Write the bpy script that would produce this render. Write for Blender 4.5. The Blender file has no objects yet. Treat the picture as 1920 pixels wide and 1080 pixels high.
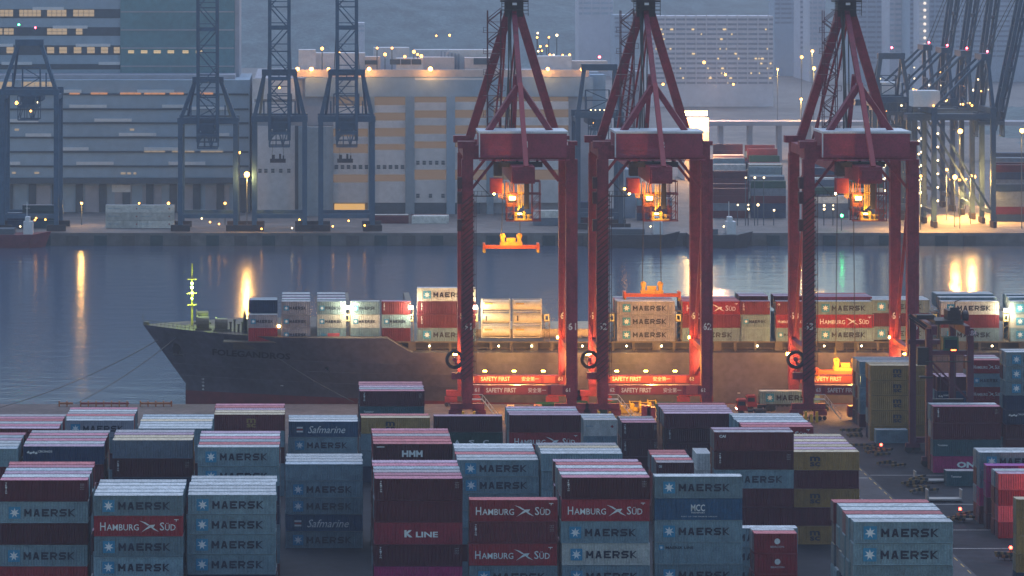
import bpy, bmesh, math, random
from math import radians, sin, cos, pi
from mathutils import Vector, Matrix
random.seed(7)
SC = bpy.context.scene
COL = SC.collection
# ---------------------------------------------------------------- camera, sky, sun, exposure
F, X0, YH, H = 6000.0, 570.0, -100.0, 95.0      # focal length in photo pixels, vanishing point, eye height
cam_d = bpy.data.cameras.new('camera'); cam = bpy.data.objects.new('camera', cam_d); COL.objects.link(cam)
cam_d.sensor_width = 36.0; cam_d.lens = F/1920*36.0
cam_d.shift_x = (960-X0)/1920; cam_d.shift_y = -(540-YH)/1920
cam_d.clip_start = 1.0; cam_d.clip_end = 20000
cam.location = (0, 0, H); cam.rotation_euler = (radians(90), 0, 0)
SC.camera = cam
SUN_EL, SUN_AZ = radians(62), radians(12)        # the last glow comes from across the water
W = bpy.data.worlds.new('World'); SC.world = W; W.use_nodes = True
wn = W.node_tree; bg = wn.nodes['Background']
sky = wn.nodes.new('ShaderNodeTexSky'); sky.sky_type = 'NISHITA'; sky.sun_disc = False
sky.sun_elevation = SUN_EL; sky.sun_rotation = SUN_AZ
sky.air_density = 2.0; sky.dust_density = 0.2; sky.ozone_density = 6.0; sky.altitude = 50
wn.links.new(sky.outputs[0], bg.inputs[0]); bg.inputs[1].default_value = 0.10
sd = bpy.data.lights.new('sun', 'SUN'); sun = bpy.data.objects.new('sun', sd); COL.objects.link(sun)
sd.energy = 1.15; sd.angle = radians(50); sd.color = (0.94, 0.92, 1.0)
sdir = Vector((sin(SUN_AZ)*cos(SUN_EL), cos(SUN_AZ)*cos(SUN_EL), sin(SUN_EL)))
sun.rotation_euler = (-sdir).to_track_quat('-Z', 'Y').to_euler()
SC.view_settings.view_transform = 'Standard'; SC.view_settings.look = 'None'
SC.view_settings.exposure = 0.58; SC.view_settings.gamma = 1.0
SC.render.engine = 'CYCLES'
cy = SC.cycles
cy.use_denoising = True; cy.max_bounces = 5; cy.diffuse_bounces = 2; cy.glossy_bounces = 3
cy.volume_bounces = 0; cy.transmission_bounces = 2; cy.sample_clamp_indirect = 3.0
HAZE_DENSITY = 0.00015

def px(p, Z): return (p-X0)*Z/F
def pz(y, Z): return H-(y-YH)*Z/F

# ---------------------------------------------------------------- materials
MATS = {}
def lin(c): return tuple(v/12.92 if v <= 0.04045 else ((v+0.055)/1.055)**2.4 for v in c)
def mat(name, col, rough=0.6, vary=0.25, scale=0.6, metal=0.0, streak=0.0, spec=0.35, stain=None, objvar=0.0, bump=0.0):
    """weathered surface: two noises of dirt, optional vertical rust streaks"""
    if name in MATS: return MATS[name]
    m = bpy.data.materials.new(name); m.use_nodes = True; t = m.node_tree; N = t.nodes; L = t.links
    b = N['Principled BSDF']; b.inputs['Roughness'].default_value = rough; b.inputs['Metallic'].default_value = metal
    b.inputs['Specular IOR Level'].default_value = spec
    tc = N.new('ShaderNodeTexCoord'); oi = N.new('ShaderNodeObjectInfo')
    off = N.new('ShaderNodeVectorMath'); off.operation = 'ADD'
    sc_ = N.new('ShaderNodeVectorMath'); sc_.operation = 'SCALE'; sc_.inputs['Scale'].default_value = 57.0
    cx = N.new('ShaderNodeCombineXYZ')
    for k in range(3): L.new(oi.outputs['Random'], cx.inputs[k])
    L.new(cx.outputs[0], sc_.inputs[0]); L.new(tc.outputs['Object'], off.inputs[0]); L.new(sc_.outputs[0], off.inputs[1])
    n1 = N.new('ShaderNodeTexNoise'); n1.inputs['Scale'].default_value = scale; n1.inputs['Detail'].default_value = 6; n1.inputs['Roughness'].default_value = 0.65
    L.new(off.outputs[0], n1.inputs['Vector'])
    r1 = N.new('ShaderNodeMapRange'); r1.inputs[1].default_value = 0.3; r1.inputs[2].default_value = 0.7
    r1.inputs[3].default_value = 1-vary; r1.inputs[4].default_value = 1+vary*0.5
    L.new(n1.outputs['Fac'], r1.inputs[0])
    mul = N.new('ShaderNodeVectorMath'); mul.operation = 'SCALE'; mul.inputs[0].default_value = col[:3]
    L.new(r1.outputs[0], mul.inputs['Scale']); out = mul.outputs[0]
    if objvar:
        r2 = N.new('ShaderNodeMapRange'); r2.inputs[3].default_value = 1-objvar; r2.inputs[4].default_value = 1+objvar
        L.new(oi.outputs['Random'], r2.inputs[0])
        m2 = N.new('ShaderNodeVectorMath'); m2.operation = 'SCALE'; L.new(out, m2.inputs[0]); L.new(r2.outputs[0], m2.inputs['Scale']); out = m2.outputs[0]
    if streak:
        mp = N.new('ShaderNodeMapping'); mp.inputs['Scale'].default_value = (2.2, 2.2, 0.22)
        L.new(off.outputs[0], mp.inputs['Vector'])
        n2 = N.new('ShaderNodeTexNoise'); n2.inputs['Scale'].default_value = 1.3; n2.inputs['Detail'].default_value = 5; n2.inputs['Roughness'].default_value = 0.7
        L.new(mp.outputs[0], n2.inputs['Vector'])
        r3 = N.new('ShaderNodeMapRange'); r3.inputs[1].default_value = 0.60; r3.inputs[2].default_value = 0.76; r3.inputs[4].default_value = streak
        L.new(n2.outputs['Fac'], r3.inputs[0])
        mx = N.new('ShaderNodeMix'); mx.data_type = 'RGBA'; L.new(r3.outputs[0], mx.inputs[0]); L.new(out, mx.inputs[6])
        mx.inputs[7].default_value = (*(stain or (0.09, 0.045, 0.028)), 1); out = mx.outputs[2]
    n4 = N.new('ShaderNodeTexNoise'); n4.inputs['Scale'].default_value = scale*7; n4.inputs['Detail'].default_value = 3; L.new(off.outputs[0], n4.inputs['Vector'])
    r4 = N.new('ShaderNodeMapRange'); r4.inputs[1].default_value = 0.35; r4.inputs[2].default_value = 0.65; r4.inputs[3].default_value = 1-vary*.6; r4.inputs[4].default_value = 1+vary*.3; L.new(n4.outputs['Fac'], r4.inputs[0])
    m4 = N.new('ShaderNodeVectorMath'); m4.operation = 'SCALE'; L.new(out, m4.inputs[0]); L.new(r4.outputs[0], m4.inputs['Scale']); out = m4.outputs[0]
    L.new(out, b.inputs['Base Color'])
    if bump:
        bp = N.new('ShaderNodeBump'); bp.inputs['Strength'].default_value = bump; bp.inputs['Distance'].default_value = 0.05
        L.new(n1.outputs['Fac'], bp.inputs['Height']); L.new(bp.outputs[0], b.inputs['Normal'])
    MATS[name] = m; return m
def emit(name, col, strength):
    if name in MATS: return MATS[name]
    m = bpy.data.materials.new(name); m.use_nodes = True; t = m.node_tree
    b = t.nodes['Principled BSDF']; b.inputs['Base Color'].default_value = (0.02, 0.02, 0.02, 1)
    b.inputs['Emission Color'].default_value = (*col, 1); b.inputs['Emission Strength'].default_value = strength
    MATS[name] = m; return m

WHITE = mat('white_paint', (0.62, 0.64, 0.66), 0.55, 0.2, 0.5, streak=0.2)
LETW = mat('white_lettering', (0.70, 0.72, 0.74), 0.6, 0.15)
LETN = mat('dark_navy_lettering', (0.006, 0.012, 0.035), 0.6, 0.1)
STARB = mat('light_blue_emblem_paint', (0.02, 0.22, 0.40), 0.55, 0.12)
CRED = mat('crane_red_paint', (0.215, 0.026, 0.052), 0.55, 0.4, 0.5, streak=0.55, stain=(0.075, 0.018, 0.02))
CDARK = mat('dark_machinery', (0.03, 0.024, 0.03), 0.6, 0.3)
RUBBER = mat('black_rubber', (0.02, 0.02, 0.022), 0.8, 0.2)
GREYM = mat('galvanised_steel', (0.28, 0.29, 0.30), 0.5, 0.2, metal=0.2)
STEEL = mat('dark_steel_rope', (0.06, 0.055, 0.055), 0.5, 0.1)
YEL = mat('safety_yellow_paint', (0.62, 0.40, 0.03), 0.55, 0.25, 1.5)
ORANGE = mat('orange_paint', (0.36, 0.11, 0.03), 0.55, 0.25, 1.2)
GREEN = mat('dark_green_paint', (0.01, 0.075, 0.045), 0.55, 0.25)
TRUCKR = mat('truck_red_paint', (0.26, 0.02, 0.022), 0.4, 0.15)
GLASS = mat('dark_glass', (0.02, 0.03, 0.04), 0.1, 0.05, spec=0.6)
FBLUE = mat('blue_crane_paint', (0.04, 0.10, 0.18), 0.55, 0.25, 0.4)  # true blue, lightened to soften contrast in place of distance haze
FBLUE2 = mat('slate_crane_paint', (0.045, 0.085, 0.14), 0.55, 0.25, 0.4)
PURP = mat('purple_red_gantry_paint', (0.085, 0.018, 0.042), 0.5, 0.25, 0.5)

# ---------------------------------------------------------------- mesh helper
class MB:
    def __init__(s): s.v = []; s.f = []; s.m = []
    def quad(s, a, b, c, d, mi=0):
        n = len(s.v); s.v += [a, b, c, d]; s.f.append((n, n+1, n+2, n+3)); s.m.append(mi); return s
    def poly(s, pts, mi=0):
        n = len(s.v); s.v += list(pts); s.f.append(tuple(range(n, n+len(pts)))); s.m.append(mi); return s
    def box(s, x0, x1, y0, y1, z0, z1, mi=0):
        n = len(s.v)
        s.v += [(x0, y0, z0), (x1, y0, z0), (x1, y1, z0), (x0, y1, z0), (x0, y0, z1), (x1, y0, z1), (x1, y1, z1), (x0, y1, z1)]
        for q in ((0, 3, 2, 1), (4, 5, 6, 7), (0, 1, 5, 4), (1, 2, 6, 5), (2, 3, 7, 6), (3, 0, 4, 7)):
            s.f.append(tuple(n+i for i in q)); s.m.append(mi)
        return s
    def beam(s, p, q, w, h=None, mi=0, w2=None):
        p = Vector(p); q = Vector(q); h = h or w; d = (q-p)
        if d.length < 1e-6: return s
        d.normalize(); up = Vector((0, 0, 1)) if abs(d.z) < 0.95 else Vector((0, 1, 0))
        a = d.cross(up).normalized(); b = a.cross(d).normalized(); n = len(s.v)
        for c, k in ((p, 1.0), (q, (w2/w) if w2 else 1.0)):
            for i, j in ((-1, -1), (1, -1), (1, 1), (-1, 1)): s.v.append(tuple(c+a*(i*w/2*k)+b*(j*h/2*k)))
        for f in ((0, 1, 2, 3), (7, 6, 5, 4), (0, 4, 5, 1), (1, 5, 6, 2), (2, 6, 7, 3), (3, 7, 4, 0)):
            s.f.append(tuple(n+i for i in f)); s.m.append(mi)
        return s
    def cyl(s, p, q, r, n=10, mi=0, r2=None):
        p = Vector(p); q = Vector(q); d = (q-p).normalized(); up = Vector((0, 0, 1)) if abs(d.z) < 0.95 else Vector((0, 1, 0))
        a = d.cross(up).normalized(); b = a.cross(d).normalized(); k = len(s.v); r2 = r if r2 is None else r2
        for c, rr in ((p, r), (q, r2)):
            for i in range(n): s.v.append(tuple(c+a*(rr*cos(2*pi*i/n))+b*(rr*sin(2*pi*i/n))))
        for i in range(n):
            j = (i+1) % n; s.f.append((k+i, k+j, k+n+j, k+n+i)); s.m.append(mi)
        s.f.append(tuple(k+i for i in range(n-1, -1, -1))); s.m.append(mi)
        s.f.append(tuple(k+n+i for i in range(n))); s.m.append(mi); return s
    def sphere(s, c, r, n=10, k=6, mi=0, sz=1.0):
        b = len(s.v)
        for j in range(1, k):
            a = pi*j/k
            for i in range(n): s.v.append((c[0]+r*sin(a)*cos(2*pi*i/n), c[1]+r*sin(a)*sin(2*pi*i/n), c[2]+r*cos(a)*sz))
        t = len(s.v); s.v += [(c[0], c[1], c[2]+r*sz), (c[0], c[1], c[2]-r*sz)]
        for j in range(k-2):
            for i in range(n): s.f.append((b+j*n+i, b+(j+1)*n+i, b+(j+1)*n+(i+1) % n, b+j*n+(i+1) % n)); s.m.append(mi)
        for i in range(n):
            s.f.append((t, b+i, b+(i+1) % n)); s.f.append((t+1, b+(k-2)*n+(i+1) % n, b+(k-2)*n+i)); s.m += [mi, mi]
        return s
    def ring(s, c, R, r, n=20, k=6, mi=0):      # torus in the XZ plane
        b = len(s.v)
        for i in range(n):
            a = 2*pi*i/n
            for j in range(k):
                e = 2*pi*j/k; rr = R+r*cos(e); s.v.append((c[0]+rr*cos(a), c[1]+r*sin(e), c[2]+rr*sin(a)))
        for i in range(n):
            for j in range(k): s.f.append((b+i*k+j, b+i*k+(j+1) % k, b+((i+1) % n)*k+(j+1) % k, b+((i+1) % n)*k+j)); s.m.append(mi)
        return s
    def truss(s, p, q, wv, bays, t, mi=0, tm=None):
        """flat lattice between line p-q and the line shifted by wv: two chords and zigzag"""
        p = Vector(p); q = Vector(q); wv = Vector(wv); tm = tm or t*0.6
        s.beam(p, q, t, t, mi); s.beam(p+wv, q+wv, t, t, mi)
        for i in range(bays):
            a = p.lerp(q, i/bays); b = p.lerp(q, (i+1)/bays)
            s.beam(a, a+wv, tm, tm, mi)
            if i % 2: s.beam(a+wv, b, tm, tm, mi)
            else: s.beam(a, b+wv, tm, tm, mi)
        s.beam(q, q+wv, tm, tm, mi); return s
    def mesh(s, name, mats):
        me = bpy.data.meshes.new(name); me.from_pydata(s.v, [], s.f)
        if not isinstance(mats, (list, tuple)): mats = [mats]
        for m in mats: me.materials.append(m)
        if len(mats) > 1: me.polygons.foreach_set('material_index', s.m)
        me.update(); return me
    def build(s, name, mats, parent=None, loc=None):
        o = bpy.data.objects.new(name, s.mesh(name, mats)); COL.objects.link(o)
        if parent: o.parent = parent
        if loc: o.location = loc
        return o
def tag(o, label=None, cat=None, group=None, kind=None):
    if label: o['label'] = label
    if cat: o['category'] = cat
    if group: o['group'] = group
    if kind: o['kind'] = kind
    return o
def thing(name, label, cat, loc=(0, 0, 0), rz=0.0, group=None):
    o = bpy.data.objects.new(name, None); o.empty_display_size = 1; COL.objects.link(o)
    o.location = loc; o.rotation_euler = (0, 0, rz); return tag(o, label, cat, group)
def point(name, loc, power, col, r=0.3, parent=None, spot=None, aim=None):
    l = bpy.data.lights.new(name, 'SPOT' if spot else 'POINT'); l.energy = power; l.color = col; l.shadow_soft_size = r
    if spot: l.spot_size = radians(spot); l.spot_blend = 0.6
    o = bpy.data.objects.new(name, l); COL.objects.link(o); o.location = loc
    if parent: o.parent = parent
    if aim is not None: o.rotation_euler = Vector(aim).to_track_quat('-Z', 'Y').to_euler()
    return o
def dup(root, loc, rz=None):
    c = root.copy(); COL.objects.link(c); c.location = loc
    if rz is not None: c.rotation_euler = (0, 0, rz)
    for ch in list(root.children):
        d = ch.copy(); COL.objects.link(d); d.parent = c
        for g in list(ch.children):
            e = g.copy(); COL.objects.link(e); e.parent = d
    return c

# ---------------------------------------------------------------- lettering
_G = {}
STROKES = {'M': ((0, 0, 0, 1), (1, 0, 1, 1), (.08, .95, .5, .25), (.92, .95, .5, .25)), 'A': ((.06, 0, .46, 1), (.94, 0, .54, 1), (.25, .26, .75, .26)),
 'E': ((0, 0, 0, 1), (.1, 1, 1, 1), (.1, .5, .9, .5), (.1, 0, 1, 0)), 'R': ((0, 0, 0, 1), (.1, 1, .9, 1), (1, .95, 1, .5), (.1, .42, .95, .42), (.5, .36, 1, 0)),
 'S': ((.05, 1, 1, 1), (0, .95, 0, .52), (.02, .5, .98, .5), (1, .48, 1, .05), (0, 0, .95, 0)), 'K': ((0, 0, 0, 1), (.12, .5, .95, 1), (.12, .5, 1, 0)),
 'H': ((0, 0, 0, 1), (1, 0, 1, 1), (.1, .5, .9, .5)), 'C': ((.1, 1, 1, 1), (0, .05, 0, .95), (.1, 0, 1, 0))}
def wide(mb, txt, x, z, w, h, y, mi=0, t=.25, gap=.22):
    """wide block capitals drawn as strokes; each stroke a hair in front of the last"""
    n = len(txt); cw = w/(n+gap*(n-1)); hx, hz = cw*t*.5, h*t*.5; q = 0
    for i, c in enumerate(txt):
        a0 = x+i*cw*(1+gap)
        for (p, r, u, v) in STROKES[c]:
            X = lambda e: a0+hx+e*(cw-2*hx)
            Y = lambda e: z+hz+e*(h-2*hz)
            yy = y-.0006*(q % 7); q += 1
            if abs(r-v) < .01: mb.quad((X(p)-hx*(p == 0), yy, Y(r)-hz), (X(u)+hx*(u == 1), yy, Y(r)-hz), (X(u)+hx*(u == 1), yy, Y(r)+hz), (X(p)-hx*(p == 0), yy, Y(r)+hz), mi)
            else: mb.quad((X(p)-hx, yy, Y(r)+hz*(-1 if r < v else 1)*(r in (0, 1))), (X(p)+hx, yy, Y(r)+hz*(-1 if r < v else 1)*(r in (0, 1))), (X(u)+hx, yy, Y(v)+hz*(1 if r < v else -1)*(v in (0, 1))), (X(u)-hx, yy, Y(v)+hz*(1 if r < v else -1)*(v in (0, 1))), mi)
    return mb
def glyphs(txt, bold=0.02, shear=0.0):
    k = (txt, bold, shear)
    if k not in _G:
        c = bpy.data.curves.new('lettering', 'FONT'); c.body = txt; c.offset = bold; c.shear = shear; c.resolution_u = 2
        o = bpy.data.objects.new('lettering', c); me = bpy.data.meshes.new_from_object(o)
        v = [(p.co.x, p.co.y) for p in me.vertices]; f = [tuple(p.vertices) for p in me.polygons]
        bpy.data.objects.remove(o); bpy.data.curves.remove(c); bpy.data.meshes.remove(me)
        x0 = min(p[0] for p in v); x1 = max(p[0] for p in v); y0 = min(p[1] for p in v); y1 = max(p[1] for p in v)
        _G[k] = ([((a-x0)/(x1-x0), (b-y0)/(y1-y0)) for a, b in v], f)
    return _G[k]
def put(mb, txt, x, z, w, h, y, mi=0, bold=0.02, shear=0.0, fn=None):
    v, f = glyphs(txt, bold, shear); n = len(mb.v)
    mb.v += [(x+a*w, y, z+b*h) for a, b in v] if fn is None else [fn(x+a*w, z+b*h) for a, b in v]
    for q in f: mb.f.append(tuple(n+i for i in q)); mb.m.append(mi)
    return mb
def flat(mb, pts, x, z, w, h, y, mi=0):
    mb.poly([(x+a*w, y, z+b*h) for a, b in pts], mi)
def star(mb, cx, cz, r, y, mi=0, n=7):
    k = len(mb.v); mb.v.append((cx, y, cz))
    for i in range(2*n):
        a = pi/2-pi*i/n; rr = r if i % 2 == 0 else r*0.42; mb.v.append((cx+rr*cos(a), y, cz+rr*sin(a)))
    for i in range(2*n): mb.f.append((k, k+1+i, k+1+(i+1) % (2*n))); mb.m.append(mi)
BIRD = (((0.0, 1.0), (0.30, 0.86), (0.52, 0.62), (0.42, 0.58), (0.2, 0.82)), ((0.52, 0.62), (0.80, 0.66), (0.70, 0.40), (0.40, 0.42)),
        ((0.40, 0.42), (0.58, 0.41), (0.36, 0.24), (0.10, 0.0)), ((0.58, 0.42), (0.70, 0.40), (1.0, 0.04), (0.72, 0.22)))
# ---------------------------------------------------------------- shipping containers
CW = 2.44
BODY = {}
def corr_side(mb, L, h, y, d, flip, a0=0.17, z0=0.17, z1=0.12, pitch=0.36):
    n = max(2, int((L-2*a0)/pitch)); p = (L-2*a0)/n; prof = []
    for i in range(n):
        x = -L/2+a0+i*p; prof += [(x, 0), (x+p*0.30, 0), (x+p*0.5, 1), (x+p*0.8, 1)]
    prof.append((L/2-a0, 0)); k = len(mb.v)
    for x, e in prof: mb.v += [(x, y+d*e, z0), (x, y+d*e, h-z1)]
    for i in range(len(prof)-1):
        q = (k+2*i, k+2*i+2, k+2*i+3, k+2*i+1); mb.f.append(q if not flip else q[::-1]); mb.m.append(0)
def corr_end(mb, L, h, x, d, pitch=0.36):
    w = CW-0.34; n = int(w/pitch); p = w/n; prof = []
    for i in range(n):
        y = -w/2+i*p; prof += [(y, 0), (y+p*0.3, 0), (y+p*0.5, 1), (y+p*0.8, 1)]
    prof.append((w/2, 0)); k = len(mb.v)
    for y, e in prof: mb.v += [(x+d*e, y, 0.17), (x+d*e, y, h-0.12)]
    for i in range(len(prof)-1): mb.f.append((k+2*i, k+2*i+2, k+2*i+3, k+2*i+1)); mb.m.append(0)
def body_mesh(L, h):
    key = (round(L, 2), round(h, 2))
    if key in BODY: return BODY[key]
    mb = MB(); a, b = L/2, CW/2
    corr_side(mb, L, h, -b+0.02, 0.085, False); corr_side(mb, L, h, b-0.02, -0.085, True)
    corr_end(mb, L, h, -a+0.03, 0.05); corr_end(mb, L, h, a-0.03, -0.05)
    for sx in (-1, 1):
        for sy in (-1, 1):
            xs = sorted((sx*a, sx*(a-0.16))); ys = sorted((sy*b, sy*(b-0.16))); mb.box(*xs, *ys, 0.12, h-0.12)
            xs = sorted((sx*(a+0.004), sx*(a-0.19))); ys = sorted((sy*(b+0.004), sy*(b-0.19)))
            mb.box(*xs, *ys, 0, 0.12); mb.box(*xs, *ys, h-0.12, h)
    for sy in (-1, 1):
        ys = sorted((sy*b, sy*(b-0.07))); mb.box(-a+0.19, a-0.19, *ys, 0.03, 0.17); mb.box(-a+0.19, a-0.19, *ys, h-0.12, h-0.02)
    for sx in (-1, 1):
        xs = sorted((sx*a, sx*(a-0.08))); mb.box(*xs, -b+0.19, b-0.19, 0.03, 0.17); mb.box(*xs, -b+0.19, b-0.19, h-0.12, h-0.02)
    mb.box(-a+0.09, a-0.09, -b+0.08, b-0.08, 0.10, 0.16)
    body = mb.mesh('container_body', [MATS['paint_grey']])
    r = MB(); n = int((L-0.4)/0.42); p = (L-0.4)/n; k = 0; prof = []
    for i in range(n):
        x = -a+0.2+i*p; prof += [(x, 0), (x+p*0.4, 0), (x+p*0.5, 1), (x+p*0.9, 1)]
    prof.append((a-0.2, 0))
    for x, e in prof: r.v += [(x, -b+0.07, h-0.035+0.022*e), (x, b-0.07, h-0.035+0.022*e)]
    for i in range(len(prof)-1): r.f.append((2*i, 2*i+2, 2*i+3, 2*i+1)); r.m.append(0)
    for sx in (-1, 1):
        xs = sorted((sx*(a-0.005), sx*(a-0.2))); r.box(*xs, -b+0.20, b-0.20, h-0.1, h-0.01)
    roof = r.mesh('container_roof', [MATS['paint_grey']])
    d = MB()                                             # one door leaf with its bars, on the -X end
    d.box(-0.03, 0.0, -1.05, -0.01, 0.16, h-0.14)
    for y in (-0.82, -0.3): d.cyl((-0.07, y, 0.1), (-0.07, y, h-0.1), 0.03, 6, 1); d.beam((-0.09, y, 1.15), (-0.09, y-0.22, 1.15), 0.04, 0.05, 1)
    for z in (0.45, 1.0, 1.6, h-0.45): d.box(-0.05, -0.03, -1.02, -0.04, z, z+0.05)
    door = d.mesh('container_door', [MATS['paint_grey'], GREYM])
    BODY[key] = (body, roof, door); return BODY[key]
def paint(n, c, vary=0.3, streak=0.45, **k): return mat('paint_'+n, c, 0.6, vary, 0.7, streak=streak, objvar=0.24, spec=0.3, **k)
P = dict(
 grey=paint('grey', (0.165, 0.255, 0.31)), palegrey=paint('palegrey', (0.46, 0.47, 0.46), streak=0.45), red=paint('red', (0.28, 0.014, 0.026)),
 dark=paint('dark', (0.07, 0.004, 0.014)), brown=paint('brown', (0.115, 0.014, 0.022)), kred=paint('kred', (0.23, 0.014, 0.034)),
 navy=paint('navy', (0.010, 0.032, 0.085)), blue=paint('blue', (0.013, 0.075, 0.16)), steel=paint('steel', (0.11, 0.145, 0.20)),
 yellow=paint('yellow', (0.31, 0.19, 0.06)), green=paint('green', (0.008, 0.055, 0.045)), magenta=paint('magenta', (0.36, 0.014, 0.13)),
 teal=paint('teal', (0.022, 0.075, 0.095)), white=paint('white', (0.62, 0.62, 0.60)), lilac=paint('lilac', (0.24, 0.24, 0.30)),
 pink=paint('pink', (0.5, 0.09, 0.11)))
def skylit_roofp(n, c): return mat('roof_'+n, c, 0.7, 0.45, 1.5, streak=0.9, objvar=0.2, spec=0.2, stain=(0.10, 0.06, 0.055))  # roofs lighter than sides: weathering plus sky light put into the colour
R = dict(white=skylit_roofp('white', (0.50, 0.53, 0.56)), pink=skylit_roofp('pink', (0.48, 0.20, 0.27)), rose=skylit_roofp('rose', (0.46, 0.15, 0.17)),
         bluegrey=skylit_roofp('bluegrey', (0.36, 0.42, 0.48)), lav=skylit_roofp('lav', (0.46, 0.33, 0.43)), beige=skylit_roofp('beige', (0.56, 0.47, 0.34)),
         grey=skylit_roofp('grey', (0.36, 0.34, 0.37)), purple=skylit_roofp('purple', (0.34, 0.10, 0.34)))
# style: body paint, roof paint, wording of its look
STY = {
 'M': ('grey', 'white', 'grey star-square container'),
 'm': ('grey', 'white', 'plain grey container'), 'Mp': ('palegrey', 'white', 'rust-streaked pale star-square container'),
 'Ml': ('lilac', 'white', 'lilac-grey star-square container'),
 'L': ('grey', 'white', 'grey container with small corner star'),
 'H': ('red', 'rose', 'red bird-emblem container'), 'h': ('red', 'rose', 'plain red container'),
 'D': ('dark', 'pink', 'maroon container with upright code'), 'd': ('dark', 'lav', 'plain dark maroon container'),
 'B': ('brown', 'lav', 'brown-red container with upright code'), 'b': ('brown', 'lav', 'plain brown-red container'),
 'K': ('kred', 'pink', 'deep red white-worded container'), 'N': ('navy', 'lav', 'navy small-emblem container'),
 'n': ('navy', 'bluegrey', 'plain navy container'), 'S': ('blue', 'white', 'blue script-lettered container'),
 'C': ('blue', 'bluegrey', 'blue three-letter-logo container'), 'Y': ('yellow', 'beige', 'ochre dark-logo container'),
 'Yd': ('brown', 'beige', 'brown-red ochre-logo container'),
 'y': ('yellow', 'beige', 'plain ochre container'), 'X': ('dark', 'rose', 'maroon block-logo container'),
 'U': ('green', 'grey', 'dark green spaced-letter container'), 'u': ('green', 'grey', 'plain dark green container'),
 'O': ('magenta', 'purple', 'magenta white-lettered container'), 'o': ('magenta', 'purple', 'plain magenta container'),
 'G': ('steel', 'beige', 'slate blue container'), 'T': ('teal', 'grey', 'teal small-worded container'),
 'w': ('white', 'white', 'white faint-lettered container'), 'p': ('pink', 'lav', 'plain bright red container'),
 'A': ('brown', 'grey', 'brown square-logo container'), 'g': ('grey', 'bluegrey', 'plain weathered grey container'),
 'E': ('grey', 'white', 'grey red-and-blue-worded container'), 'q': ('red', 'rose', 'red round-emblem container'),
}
ROOFWORD = dict(white='white', pink='pink', rose='rose', bluegrey='blue-grey', lav='lavender', beige='beige', grey='grey', purple='purple')
DEC = {}
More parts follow.
